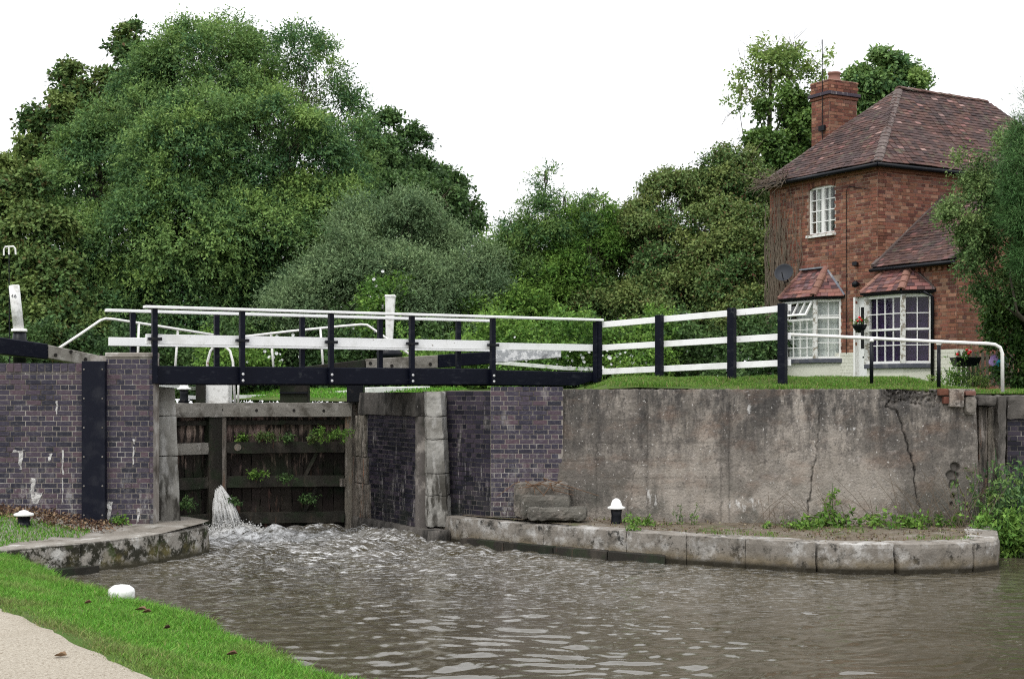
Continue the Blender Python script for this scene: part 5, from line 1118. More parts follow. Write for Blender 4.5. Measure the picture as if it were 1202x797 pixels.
def bend(a, b, rs, k=5, amt=.12):
    a, b = np.array(a, float), np.array(b, float); L_ = np.linalg.norm(b - a); o = rs.normal(0, amt * L_, 3) * .5; pts = []
    for i in range(k):
        t = i / (k - 1); pts.append(Vector(a + (b - a) * t + o * math.sin(math.pi * t) + (rs.normal(0, .02 * L_, 3) if 0 < i < k - 1 else 0)))
    return pts
def tree(name, label, cat, base, lobes, mat, seed, ntw, K=7, tl=.45, L=.13, Wd=.055, group=None, trunk_r=.22, droop=.25, subk=26, gapy=.0, tintf=None, bare=0, subr=(.2, .42), inner=.16, upb=.5, trunk_top=None, backcull=.75, kind=None, spread=.9, sat=True, shift=0):
    """lobes: (px, py, r_px, depth, density) seen from the lock; trunk, limbs and a crown of leaves"""
    rs = np.random.RandomState(seed); t = empty(name, tuple(base), label, cat, group, kind); base = Vector(base)
    Ls = []
    for lb in lobes:
        px, py, r, D = lb[:4]; r *= .95; px += shift; c = P(px, py, D); Ls.append((np.array(c), r / F * D, lb[4] if len(lb) > 4 else 1.0, lb[5] if len(lb) > 5 else 1.0))
    for (c, r, dn, a_) in list(Ls):      # small satellites roughen the outline
        if r > .7 and sat:
            for _ in range(5):
                d_ = unit(rs.normal(0, 1, 3) * np.array([1, .5, 1]) + np.array([0, -.1, .35])); Ls.append((c + d_ * r * rs.uniform(.78, 1.0), r * rs.uniform(.2, .34), dn * .9, 1.0))
    tot = sum(l[1] ** 2 * l[2] for l in Ls); VS, FS, TS = [], [], []; off = 0; segs = []; bsegs = []
    top = np.array(trunk_top) if trunk_top is not None else np.mean([l[0] for l in Ls], 0) * np.array([1, 1, 0]) + np.array([0, 0, base.z + (np.mean([l[0][2] for l in Ls]) - base.z) * .55])
    trunk = bend(base - Z3 * .2, top, rs, 6, .06); 
    for (c, r, dens, asp) in Ls:
        m = max(5, int(subk * r * r * dens / 2.2)); m = min(m, 90)
        d = unit(rs.normal(0, 1, (m * 3, 3))); keep = (d[:, 1] < .25) | (rs.rand(len(d)) > backcull); keep &= (d[:, 2] > -.55) | (rs.rand(len(d)) < .4); d = d[keep][:m]; m = len(d)
        rad = r * rs.uniform(.45, 1.0, m) ** .7 * .82
        sc = c + d * rad[:, None] * np.array([1, 1, asp]); sr = r * rs.uniform(subr[0], subr[1], m) * 1.12; sr = np.minimum(sr, 1.3)
        st = np.clip(rs.normal(.3, .3, m) + .25 * d[:, 2], 0, 1)  # upward clumps get a lighter leaf colour, top light painted in
        limb = bend(trunk[rs.randint(3, 6)], c - np.array([0, 0, r * .3]), rs, 5, .15)
        rl = max(.03, trunk_r * .45 * min(1, r / 2)); segs.append((limb, [rl, rl * .8, rl * .62, rl * .45, rl * .3]))
        for q in range(m):
            if rs.rand() < .75: bsegs.append((bend(limb[rs.randint(2, 5)], sc[q], rs, 4, .15), [rl * .28, rl * .2, rl * .13, .008]))
        nt = int(ntw * r * r * dens / tot); w = sr ** 2; w /= w.sum(); idx = rs.choice(m, nt, p=w)
        o = unit(rs.normal(0, .8, (nt, 3)) + d[idx] * .9 + np.array([0, -.15, .6]))
        f = rs.uniform(.72, 1.0, nt); inn = rs.rand(nt) < inner; f[inn] *= rs.rand(inn.sum())
        C = sc[idx] + o * (sr[idx] * f)[:, None] * np.array([1, 1, .72])
        tt = st[idx] * .8 + .15 * o[:, 2] + rs.normal(0, .1, nt)  # upward twigs tinted paler too, light from above put into the colour
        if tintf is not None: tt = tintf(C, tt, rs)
        V, Fq, T = leaves(C, o, K, tl, L, Wd, rs, droop, spread, tt, upb)
        VS.append(V); FS.append(Fq + off); TS.append(T); off += len(V)
        if bare:
            for q in range(int(bare * r)):
                dd = unit(rs.normal(0, 1, 3) + np.array([0, 0, .6])); a = c + dd * r * .5; b = c + dd * r * rs.uniform(1.1, 1.45); bp = bend(a, b, rs, 5, .1); bsegs.append((bp, [.022, .017, .012, .008, .005]))
                for w_ in range(4):
                    s_ = bp[2 + w_ % 3]; bsegs.append(([s_, s_ + Vector(unit(dd + rs.normal(0, .6, 3)) * .5)], [.008, .004]))
    rr = [trunk_r, trunk_r * .85, trunk_r * .75, trunk_r * .65, trunk_r * .55, trunk_r * .4]
    twmesh([(trunk, rr)], m_bark, 'trunk', t, 9); twmesh(segs, m_bark, 'limb', t, 6)
    if bsegs: twmesh(bsegs, m_bark if not bare else m_twig, 'branch', t, 4)
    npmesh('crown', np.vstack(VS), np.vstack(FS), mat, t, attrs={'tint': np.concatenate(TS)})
    return t
lf_ash = m_leaf('ash_leaf', (.05, .118, .055), (.095, .18, .065), (.2, .3, .085), .28)
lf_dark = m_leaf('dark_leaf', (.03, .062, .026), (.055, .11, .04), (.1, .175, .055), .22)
lf_brown = m_leaf('browning_leaf', (.04, .085, .032), (.07, .13, .042), (.14, .19, .055), .2, br=(.11, .065, .03))
lf_grey = m_leaf('grey_green_leaf', (.065, .115, .06), (.11, .175, .09), (.2, .28, .14), .25)
lf_haw = m_leaf('hawthorn_leaf', (.042, .088, .03), (.075, .14, .045), (.15, .19, .06), .2, br=(.13, .06, .035))
lf_mid = m_leaf('fresh_leaf', (.055, .125, .028), (.1, .2, .04), (.18, .3, .06), .3)
lf_ivy = m_leaf('ivy_leaf', (.025, .06, .016), (.05, .1, .024), (.1, .17, .04), .15, rough=.35)
lf_pale = m_leaf('pale_leaf', (.1, .17, .05), (.17, .26, .08), (.26, .34, .1), .4)
lf_right = m_leaf('small_garden_leaf', (.05, .1, .035), (.09, .16, .055), (.18, .25, .09), .25)
lf_pine = m_leaf('pine_needle', (.04, .095, .032), (.06, .14, .042), (.11, .2, .07), .12)
BG = 2.2
gB = lambda px, D, z=2.15: ((px - CX) / F * D, D, z)
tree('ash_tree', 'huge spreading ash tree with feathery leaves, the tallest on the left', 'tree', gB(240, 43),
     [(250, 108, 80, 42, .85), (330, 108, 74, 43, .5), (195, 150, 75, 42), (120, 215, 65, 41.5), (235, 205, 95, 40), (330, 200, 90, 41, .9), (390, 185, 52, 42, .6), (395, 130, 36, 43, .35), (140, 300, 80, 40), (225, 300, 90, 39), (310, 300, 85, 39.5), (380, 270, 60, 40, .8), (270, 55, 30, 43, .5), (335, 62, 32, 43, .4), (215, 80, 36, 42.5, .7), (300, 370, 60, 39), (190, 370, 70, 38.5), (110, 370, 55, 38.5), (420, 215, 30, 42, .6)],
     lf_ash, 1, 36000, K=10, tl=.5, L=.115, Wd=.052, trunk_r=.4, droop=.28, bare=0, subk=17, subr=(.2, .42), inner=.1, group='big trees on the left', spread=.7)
tree('sycamore_tree', 'dark-leaved tree with browning tips behind the left shoulder of the big ash', 'tree', gB(80, 47),
     [(162, 80, 36, 48, .8), (118, 125, 40, 48), (75, 150, 30, 47, .8), (130, 180, 55, 48), (52, 140, 18, 47, .6), (88, 100, 20, 48, .6), (45, 205, 34, 46.5, 1), (155, 48, 14, 48, .5)],
     lf_brown, 2, 8500, K=7, tl=.4, L=.17, Wd=.12, trunk_r=.3, group='big trees on the left')
tree('maple_tree', 'dark bushy tree filling the left edge behind the numbered post', 'tree', gB(10, 39),
     [(0, 228, 42, 38), (30, 280, 50, 37.5), (-5, 330, 50, 37), (50, 345, 50, 37), (20, 385, 45, 36.5), (75, 395, 45, 36), (-40, 280, 60, 38, .5), (25, 215, 24, 39)],
     lf_brown, 3, 10500, K=7, tl=.35, L=.12, Wd=.085, trunk_r=.22, group='big trees on the left')
tree('oak_tree', 'dark rounded tree rising behind the grey-green bush, right of the ash', 'tree', gB(470, 50),
     [(440, 215, 45, 49), (470, 195, 38, 50, .8), (500, 235, 45, 49), (415, 250, 50, 47), (530, 240, 28, 49, .8), (535, 215, 14, 49, .6), (480, 265, 60, 47), (450, 165, 26, 50, .6), (485, 172, 18, 50, .5), (400, 300, 55, 46), (545, 265, 22, 48, .7)],
     lf_dark, 4, 12000, K=7, tl=.4, L=.15, Wd=.1, trunk_r=.3, bare=2)
tree('willow_bush', 'big rounded grey-green willow bush behind the white paddle post', 'bush', gB(470, 37, 2.15),
     [(470, 305, 62, 36.5), (420, 335, 52, 36), (525, 325, 48, 36.5), (385, 355, 45, 35.5), (475, 365, 60, 35.5), (550, 350, 34, 36, .8), (440, 270, 34, 37, .7), (500, 262, 26, 37, .6), (350, 375, 40, 35)],
     lf_grey, 5, 13500, K=10, tl=.6, L=.1, Wd=.032, trunk_r=.14, droop=.15, bare=0, subk=18, subr=(.22, .45))
tree('elder_bush', 'lower leafy bush with ash suckers between the willow bush and the reddish thorns', 'bush', gB(600, 38),
     [(600, 335, 48, 38), (570, 375, 45, 36.5), (630, 310, 45, 38.5), (660, 350, 55, 37.5), (600, 395, 45, 35.5), (650, 400, 45, 35.5), (590, 300, 22, 39, .6), (540, 395, 40, 35.5)],
     lf_mid, 6, 10500, K=8, tl=.4, L=.11, Wd=.05, trunk_r=.1, droop=.2)
for i, (px, pt, r) in enumerate(((600, 268, 8), (572, 292, 5), (640, 215, 14), (662, 245, 14), (690, 250, 9), (708, 245, 10), (618, 270, 9))):
    lb = ['slim pale sapling lowest in the gap of sky', 'thin sparse sapling leftmost against the gap of sky', 'tallest slim sapling standing up against the sky in the middle', 'bushier sapling just right of the tallest one', 'short sapling between the bushier ones and the thorn', 'thin sapling touching the reddish thorn on its right', 'short sapling left of the tallest one, below the sky gap'][i]
    tree('ash_sapling', lb, 'sapling', gB(px, 37), [(px, pt, r, 37, .8, 1.6), (px - 3, pt + 25, r * 1.5, 37, .8, 1.5), (px + 3, pt + 52, r * 2, 37, .9, 1.2)], lf_mid if i % 2 else lf_ash, 60 + i, 620, sat=False, K=8, tl=.35, L=.1, Wd=.035, trunk_r=.035, droop=.1, group='young saplings against the sky', subk=60, trunk_top=P(px, pt - r, 37), upb=.3)
tree('thorn_tree', 'reddish tinged thorn tree left of centre in the right-hand hedge', 'tree', gB(700, 39),
     [(700, 285, 40, 38.5, .8), (725, 320, 45, 38), (680, 330, 42, 38), (740, 270, 26, 39, .6), (710, 250, 20, 39, .5), (710, 375, 48, 37)],
     lf_haw, 7, 8500, K=8, tl=.35, L=.085, Wd=.06, trunk_r=.14, bare=3)
tree('hawthorn_tree', 'broad dark hawthorn with reddish berries left of the cottage', 'tree', gB(815, 39),
     [(800, 260, 52, 38), (850, 235, 50, 38.5), (780, 310, 58, 37), (845, 300, 60, 36.5), (885, 290, 45, 36), (820, 215, 22, 39, .7), (860, 200, 28, 39, .8), (765, 245, 26, 39, .7), (890, 235, 36, 38), (800, 370, 55, 35.5), (870, 360, 55, 35), (740, 390, 50, 35), (885, 385, 40, 34)],
     lf_haw, 8, 17500, K=8, tl=.36, L=.085, Wd=.06, trunk_r=.2, bare=1.5)
tree('ivy_clad_tree', 'dark ivy-clad tree trunk directly left of the cottage chimney', 'tree', gB(925, 42),
     [(925, 155, 36, 41.5), (905, 190, 34, 41), (945, 190, 34, 42), (920, 125, 24, 41.5, .8), (885, 215, 30, 40.5), (925, 225, 40, 41)],
     lf_ivy, 9, 6000, K=7, tl=.3, L=.12, Wd=.1, trunk_r=.2)
tree('birch_tree', 'airy pale-leaved tree with bare twigs reaching above the ivy left of the chimney', 'tree', gB(900, 43.5),
     [(905, 85, 34, 43, .4), (880, 100, 26, 43, .35), (930, 75, 24, 43, .35), (868, 125, 18, 43, .3), (945, 100, 22, 43, .3), (905, 62, 16, 43, .35), (965, 82, 18, 43, .2)],
     lf_pale, 10, 520, K=8, sat=False, tl=.4, L=.13, Wd=.08, trunk_r=.12, bare=9, trunk_top=P(905, 80, 43), subr=(.18, .3))
tree('lime_tree', 'green treetop showing between the chimney and the cottage roof ridge', 'tree', gB(1035, 46),
     [(1035, 95, 30, 45), (1060, 105, 24, 45, .8), (1015, 118, 30, 45), (1042, 78, 15, 45, .7), (1070, 95, 14, 45, .6), (1040, 140, 40, 45)],
     lf_ash, 11, 3000, sat=False, K=7, tl=.35, L=.15, Wd=.1, trunk_r=.2)
tree('garden_shrub_tree', 'tall loose small-leaved shrub overhanging the right end of the cottage roof', 'shrub', gB(1225, 26.0, 2.35),
     [(1160, 225, 42, 25.3, .55), (1135, 260, 40, 25, .5), (1175, 275, 48, 25.3, .9), (1150, 310, 46, 25, .75), (1195, 335, 36, 25, 1), (1125, 200, 18, 25.3, .25), (1150, 185, 24, 25.4, .35), (1115, 285, 24, 25, .35), (1182, 200, 28, 25.5, .7), (1210, 320, 45, 25.6, 1), (1120, 240, 16, 25.2, .25)],
     lf_right, 12, 7000, shift=11, trunk_top=P(1225, 340, 25.7), K=8, tl=.3, L=.06, Wd=.036, trunk_r=.09, droop=.2, subr=(.15, .3), bare=1.2, spread=1.0)
tree('pine_tree', 'bright green feathery pine at the right edge of the photo', 'tree', gB(1240, 25.2, 2.35),
     [(1205, 165, 18, 24.4, .7), (1194, 195, 16, 24.3, .7), (1207, 225, 22, 24.2), (1205, 265, 20, 24.2), (1215, 190, 30, 24.6), (1225, 250, 40, 24.5), (1188, 165, 9, 24.3, .4), (1203, 128, 12, 24.4, .6), (1207, 305, 18, 24.2, .8)],
     lf_pine, 13, 7000, shift=5, K=14, tl=.3, L=.11, Wd=.009, trunk_r=.12, droop=.05, spread=.55)
tree('laurel_bush', 'glossy dark bush filling the corner below the pine, behind the handrail end', 'bush', gB(1190, 26.3, 2.35),
     [(1190, 395, 30, 26.2), (1180, 375, 22, 26.2), (1205, 425, 30, 26), (1195, 440, 24, 25.9), (1165, 385, 14, 26.3, .6), (1215, 370, 30, 26.4)],
     lf_ivy, 14, 2600, K=7, tl=.22, L=.075, Wd=.05, trunk_r=.05)
# hedge bottoms: one undergrowth mass, and the bindweed with white trumpets
def undergrowth(name, rects, mat, n, L, Wd, seed, K=7, tl=.25, label=None, droop=.15):
    rs = np.random.RandomState(seed); Cs = []; tot = sum((r[1] - r[0]) * (r[3] - r[2]) for r in rects)
    for (a, b, c, d, D) in rects:
        m = int(n * (b - a) * (d - c) / tot); px = rs.uniform(a, b, m); f = rs.rand(m); py = c + (d - c) * f
        hump = 10 * np.sin(px * .06 + seed) + 6 * np.sin(px * .17) ; DD = D + rs.normal(0, .35, m) + .5 * np.sin(px * .05 + py * .04) - f * .6
        py = np.minimum(py + hump * (1 - f), 470); Cs.append(np.stack([(px - CX) / F * DD, DD, EYE + (HY - py) / F * DD], 1))
    C = np.vstack(Cs); C[:, 2] = np.maximum(C[:, 2], 2.2); o = unit(rs.normal(0, 1, C.shape) + np.array([0, -.4, .5]))
    tt = np.clip(.3 + .3 * np.sin(C[:, 0] * 2.1 + C[:, 2] * 3) * np.sin(C[:, 2] * 4.3 + C[:, 0]) + rs.normal(0, .12, len(C)), 0, 1)
    V, Fq, T = leaves(C, o, K, tl, L, Wd, rs, droop, .9, tt)
    ob = npmesh(name, V, Fq, mat, attrs={'tint': T}); tag(ob, label, kind='stuff'); return ob
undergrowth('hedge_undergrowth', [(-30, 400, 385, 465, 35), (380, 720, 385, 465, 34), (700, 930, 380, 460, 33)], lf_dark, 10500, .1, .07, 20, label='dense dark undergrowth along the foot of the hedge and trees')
undergrowth('bramble_patch', [(560, 790, 375, 448, 32.5), (420, 480, 335, 400, 34.6), (470, 600, 400, 455, 32)], lf_mid, 4600, .085, .06, 21, label='brighter brambles and bindweed in front of the hedge')
undergrowth('nettles', [(205, 430, 440, 470, 36), (230, 330, 400, 440, 34)], lf_mid, 1800, .08, .05, 22, label='bright weeds on the far lockside seen through and under the footbridge')
rs = np.random.RandomState(33); mf = MB()
m_petal = M('white_bindweed_petal', (.8, .8, .8), .6, transl=.3)
for i in range(150):
    c = [(440, 352, 16, 22, 34.1), (600, 418, 60, 20, 31.8), (665, 420, 30, 16, 31.6), (740, 425, 40, 14, 31.6), (420, 395, 60, 25, 33.6), (320, 415, 40, 20, 33.4)][rs.choice(6, p=[.2, .22, .25, .13, .12, .08])]
    p = P(c[0] + rs.normal(0, .5) * c[2], c[1] + rs.normal(0, .5) * c[3], c[4] + rs.uniform(-.2, .3)); a = rs.uniform(.025, .05); n_ = Vector((rs.normal(0, .5), -1, rs.uniform(0, .8))).normalized(); u = n_.orthogonal().normalized(); w_ = n_.cross(u); k = len(mf.v)
    mf.v.append(p - n_ * .03)
    for j in range(6): th = j * 1.047; mf.v.append(p + (u * math.cos(th) + w_ * math.sin(th)) * a)
    mf.f += [(k, k + 1 + j, k + 1 + (j + 1) % 6) for j in range(6)]
fo_ = mf.build('bindweed_flowers', m_petal); tag(fo_, 'white bindweed flowers scattered over the brambles', kind='stuff')
# far wood closing the horizon
rs = np.random.RandomState(44); px = rs.uniform(-500, 1700, 16000); D = rs.uniform(62, 70, 16000)
hgt = 300 + 30 * np.sin(px * .02) + 14 * np.sin(px * .07 + 1); hgt = np.where((px > 540) & (px < 720), 330 + 10 * np.sin(px * .06), hgt); py = hgt + (458 - hgt) * rs.rand(16000) ** 1.1
C = np.stack([(px - CX) / F * D, D, EYE + (HY - py) / F * D], 1); o = unit(rs.normal(0, 1, C.shape) + np.array([0, -.3, .4])); V, Fq, T = leaves(C, o, 5, .9, .42, .3, rs, .2, .9, np.clip(rs.normal(.3, .2, len(C)), 0, 1))
fw_ = npmesh('distant_wood', V, Fq, lf_dark, attrs={'tint': T}); tag(fw_, 'distant wood closing the view behind the hedge', kind='stuff')
# dead creeper stems on the cottage's left end and eaves
cs = MB(); rj = random.Random(5)
for i in range(110):
    u = ALEN - abs(rj.gauss(0, .45)); z = GZ + .4; p = [hp(u, -.03, z + rj.uniform(0, 1.6))]
    for k in range(7): u = min(ALEN + .1, max(2.3, u + rj.gauss(0, .09))); p.append(hp(u, -.03 - rj.random() * .06, p[-1].z + rj.uniform(.25, .5)))
    p = [q for q in p if q.z < EZ]
    if len(p) > 2: cs.tube(p, [.007] * len(p), 3, False)
for i in range(120):
    c = hp(ALEN + rj.uniform(-.9, .2), -.16 - rj.random() * .12, EZ + rj.uniform(-.12, .12)); d = Vector((rj.gauss(-.12, .18), rj.gauss(-.1, .2), rj.gauss(0, .14))); cs.tube([c, c + d * .5 + Z3 * .03, c + d], [.009, .007, .004], 3, False)
cp_ = empty('dead_creeper', hp(ALEN, -.1, GZ), 'dead brown creeper stems over the left end and eaves of the cottage', 'creeper'); cs.build('stems', m_twig, cp_)
# ---------------------------------------------------------------- grass
m_grass = M('grass_blade', (.06, .15, .02), .6, ramp=[(0, (.06, .16, .016)), (.35, (.095, .265, .026)), (.7, (.13, .35, .036)), (.95, (.19, .4, .06)), (1, (.3, .27, .12))], var=.2, transl=.35, attr=('tint', (.22, .2, .09)))
m_grass2 = M('worn_grass_blade', (.06, .12, .02), .6, ramp=[(0, (.06, .15, .017)), (.4, (.09, .23, .025)), (.75, (.13, .29, .04)), (.93, (.18, .25, .05)), (1, (.28, .23, .13))], var=.2, transl=.35, attr=('tint', (.24, .19, .1)))
def blades(name, Pb, h, w, mat, rs, label, lean=.45, tint=None):
    n = len(Pb); th = rs.rand(n) * 6.283; lx = rs.normal(0, lean, (n, 2)); hh = h * rs.uniform(.5, 1.25, n); ww = w * rs.uniform(.7, 1.3, n)
    sx, sy = np.cos(th) * ww / 2, np.sin(th) * ww / 2; d = np.stack([lx[:, 0], lx[:, 1]], 1) * hh[:, None]
    v = np.zeros((n, 5, 3), np.float32)
    v[:, 0] = Pb + np.stack([sx, sy, 0 * sx], 1); v[:, 1] = Pb - np.stack([sx, sy, 0 * sx], 1)
    mid = Pb + np.stack([d[:, 0] * .35, d[:, 1] * .35, hh * .6], 1); v[:, 2] = mid - np.stack([sx, sy, 0 * sx], 1) * .8; v[:, 3] = mid + np.stack([sx, sy, 0 * sx], 1) * .8
    v[:, 4] = Pb + np.stack([d[:, 0], d[:, 1], hh * .95], 1)
    i = np.arange(n)[:, None] * 5; T3_ = np.concatenate([i + np.array([0, 1, 2]), i + np.array([0, 2, 3]), i + np.array([3, 2, 4])])
    tt = np.repeat(np.clip((tint if tint is not None else np.zeros(n)), 0, 1), 5)
    o = npmesh(name, v.reshape(-1, 3), T3_, mat, attrs={'tint': tt}); tag(o, label, kind='stuff'); return o
# near bank: s along the edge, t inland
E0, E1 = Vector((-1.03, 10.0)), Vector((-6.45, 17.75)); ed = (E1 - E0).normalized(); en = Vector((ed.y, -ed.x)); en = -en if en.x > 0 else en
def bankz(t): return .27 + .09 * smooth(t, 0, .25) + .26 * smooth(t, .2, 1.9)
def bxy(s, t): 
    w_ = .10 * math.sin(s * 1.1 + .5) * (1 - smooth(t, .3, 1.5)) + .04 * math.sin(s * 3.1) * (1 - smooth(t, .3, 1.5))
    return E0 + ed * s + en * (t + w_)
smax = (E1 - E0).length
sr_ = list(np.arange(-14, smax + 1.2, .12)); tr_l = [-.12, -.05, 0, .06, .14, .25, .4, .6, .8, 1.0, 1.2, 1.4, 1.6, 1.8, 2.2, 3, 5, 8]
mb = MB(); nt_ = len(tr_l)
for s in sr_:
    for t in tr_l:
        p = bxy(s, t); z = bankz(t) if t >= 0 else (.1 if t > -.1 else -.6)
        mb.v.append(Vector((p.x, p.y, z + .018 * nz((p.x, p.y, 0), 2.5) + (.01 * nz((p.x, p.y, 0), 9) if t < 1.7 else 0))))
for i in range(len(sr_) - 1):
    for j in range(nt_ - 1): a = i * nt_ + j; mb.f.append((a, a + nt_, a + nt_ + 1, a + 1))
bk = mb.build('grass_bank', m_bank, sm=True); tag(bk, kind='structure')
mb = MB(); tp = [1.72, 1.85, 2.2, 3, 4.2, 5]
for s in sr_:
    for j, t in enumerate(tp):
        p = bxy(s, t + (.03 * nz((s, 0, 0), 1.9, 3) + .03 * nz((s, 0, 0), 6, 3) if j == 0 else 0)); mb.v.append(Vector((p.x, p.y, bankz(t) + .022 + .018 * nz((p.x, p.y, 0), 2.5) + (.004 if j else -.02))))
for i in range(len(sr_) - 1):
    for j in range(len(tp) - 1): a = i * len(tp) + j; mb.f.append((a, a + len(tp), a + len(tp) + 1, a + 1))
tw_ = mb.build('towpath', m_path, sm=True); tag(tw_, kind='structure')
mb = MB(); mb.quad((-500, -400, -.05), (-18, -400, -.05), (-18, 20.7, -.05), (-500, 20.7, -.05)); lo = mb.build('towpath_field', m_land); tag(lo, kind='structure')
rs = np.random.RandomState(8); N = 150000; s = rs.uniform(-1.6, smax + .3, N) ; t = rs.uniform(-.07, 1.95, N) 
keep = rs.rand(N) < np.where(t > 1.62, np.clip(1 - (t - 1.62) / .25, 0, 1) ** 2 * .7, 1.0); s, t = s[keep], t[keep]
bxq = (142.5 - CX) / F * 14.2; yq = E0.y + ed.y * s + en.y * t; kb = (np.hypot(E0.x + ed.x * s + en.x * t - bxq, (yq - 13.8) * .42) > .19) | (rs.rand(len(s)) < .25); s, t = s[kb], t[kb]
pb = np.zeros((len(s), 3)); 
wv = (.10 * np.sin(s * 1.1 + .5) + .04 * np.sin(s * 3.1)) * (1 - np.clip((t - .3) / 1.2, 0, 1) ** 2 * (3 - 2 * np.clip((t - .3) / 1.2, 0, 1)))
pb[:, 0] = E0.x + ed.x * s + en.x * (t + wv); pb[:, 1] = E0.y + ed.y * s + en.y * (t + wv)
sm_ = lambda x, a, b: (lambda q: q * q * (3 - 2 * q))(np.clip((x - a) / (b - a), 0, 1))
pb[:, 2] = .255 + .09 * sm_(t, 0, .25) + .26 * sm_(t, .2, 1.9)
clump = .5 + .5 * np.sin(pb[:, 0] * 5.1 + 1.3 * np.sin(pb[:, 1] * 3)) * np.sin(pb[:, 1] * 4.3 + 1.1 * np.sin(pb[:, 0] * 4))
hN = .045 + .045 * clump * rs.rand(len(t)) + .06 * np.exp(-(t / .18) ** 2) * (.4 + .6 * rs.rand(len(t))) - .028 * sm_(t, 1.2, 1.8)
blades('towpath_grass', pb, hN, .0075, m_grass, rs, 'bright green mown grass on the near bank between gravel path and water', tint=np.clip(.12 * clump + .45 * sm_(t, 1.2, 1.8) + .5 * np.clip(np.sin(pb[:, 0] * 1.9 + 2 * np.sin(pb[:, 1] * 1.3)) * np.sin(pb[:, 1] * 2.3 + pb[:, 0]) - .35, 0, 1) + rs.normal(.03, .13, len(t)), 0, 1))
# landing grass, left
N = 26000; q = rs.uniform(0, 1, (N, 2)); X = -8.6 + 3.6 * q[:, 0]; Y = 16.4 + 4.0 * q[:, 1]
edge_n = .12 * np.sin(X * 5) + .08 * np.sin(Y * 9 + X * 3)
k_ = (Y < 20.0 - (X + 8.6) * .10 + edge_n * .6)
sh = np.array([[p.x, p.y] for p in Lf]); dmin = np.full(N, 9.0)
for a, b in zip(sh, sh[1:]):
    d = b - a; tt_ = np.clip(((X - a[0]) * d[0] + (Y - a[1]) * d[1]) / (d @ d), 0, 1); dmin = np.minimum(dmin, np.hypot(X - a[0] - d[0] * tt_, Y - a[1] - d[1] * tt_))
k_ &= dmin > .62 + edge_n + .25 * (X > -5.9); ins = np.array([inside(lpoly, x, y) for x, y in zip(X, Y)]); k_ &= ins & (X < -5.35)
X, Y = X[k_], Y[k_]; pb = np.array([(x, y, hleft(x, y) - .005) for x, y in zip(X, Y)])
blades('landing_grass', pb, .05, .009, m_grass, rs, 'short green grass on the left landing around the bollard', tint=rs.normal(.1, .1, len(pb)))
# top of the concrete wall and cottage garden lawn
N = 95000; X = rs.uniform(1.25, 9.8, N); Y = rs.uniform(21.2, 25.5, N) 
yb = np.interp(X, [p.x for p in CT], [p.y for p in CT]) ; yb = np.where(X > RE.x, 21.85, yb)
pn = np.sin(X * 3.1 + 1) * np.sin(Y * 4 + X) ; d_ = Y - yb
k_ = (d_ > .10 + .10 * np.sin(X * 4.4) * np.sin(X * 1.7)) & (rs.rand(N) < np.clip(.55 + .5 * pn + d_ * .6, .06, 1)) & (Y < 24.3 + X * .05)
k_ &= ~((X > 1.2) & (X < 1.5) & (d_ < .5)); X, Y = X[k_], Y[k_]; pn = pn[k_]
pb = np.array([(x, y, hland(x, y) - .005) for x, y in zip(X, Y)])
blades('wall_top_grass', pb, .045 + .035 * np.clip(pn, 0, 1), .011, m_grass2, rs, 'rough grass on the bank above the concrete wall', tint=np.clip(rs.normal(.15, .2, len(pb)) - .1 * pn, 0, 1))
N = 14000; X = rs.uniform(-7, -1, N); Y = rs.uniform(26, 36, N); pb = np.array([(x, y, hland(x, y)) for x, y in zip(X, Y)]); u_ = (pb[:, 0] - LC.x) * B2.x + (pb[:, 1] - LC.y) * B2.y; pb = pb[(u_ < -.8) | (u_ > 5.0)]
blades('lockside_grass', pb, .05, .02, m_grass, rs, 'mown grass on the lockside beyond the gates')
# ---------------------------------------------------------------- weeds
def weed(name, label, base, h, n, mat, seed, L=.06, Wd=.03, spread=.12, K=6, cat='weed', group=None, lean=.25, droop=.2, tint=.35):
    rs = np.random.RandomState(seed); w = empty(name, tuple(base), label, cat, group); mb = MB(); Cs = []; Os = []
    for i in range(n):
        d = np.array([rs.normal(0, lean), rs.normal(0, lean), 1.0]); hh = h * rs.uniform(.55, 1.1); b0 = np.array(base) + np.array([rs.normal(0, spread), rs.normal(0, spread * .5), 0])
        mid = b0 + d * hh * .5; tip = b0 + d * hh + np.array([rs.normal(0, .05), rs.normal(0, .05), -.04 * h]); mb.tube([b0, mid, tip], [.006, .005, .003], 4, False)
        for q in range(4): f = (q + .8) / 4.4; Cs.append(b0 + (tip - b0) * f); Os.append(unit(rs.normal(0, 1, 3) + np.array([0, 0, .4])))
    mb.build('stem', mat, w)['kind'] = 'stuff'
    V, Fq, T = leaves(np.array(Cs), np.array(Os), K, L * 1.5, L, Wd, rs, droop, .9, np.clip(rs.normal(tint, .15, len(Cs)), 0, 1)); npmesh('leaves', V, Fq, mat, w, attrs={'tint': T}); return w
gz = lambda px, py, z=.4: tuple(G(px, py, z))
weed('nettle', 'tall bright green weed climbing the concrete wall near its middle crack', (P(977, 612, 20.9).x, 20.82, .4), .62, 5, lf_mid, 1, L=.07, Wd=.045, spread=.07, lean=.06)
weed('nettle', 'broad-leaved green weed at the foot of the tall one on the landing', (P(975, 612, 20.8).x, 20.75, .39), .2, 14, lf_mid, 2, L=.09, Wd=.06, spread=.17)
weed('dock_plant', 'low leafy weeds below the big crack in the concrete wall', (P(1050, 612, 20.7).x, 20.7, .39), .15, 13, lf_mid, 3, L=.08, Wd=.06, spread=.35)
weed('dock_plant', 'patch of low weeds near the right end of the concrete wall', (P(1105, 610, 20.7).x, 20.7, .39), .16, 13, lf_mid, 4, L=.07, Wd=.05, spread=.28)
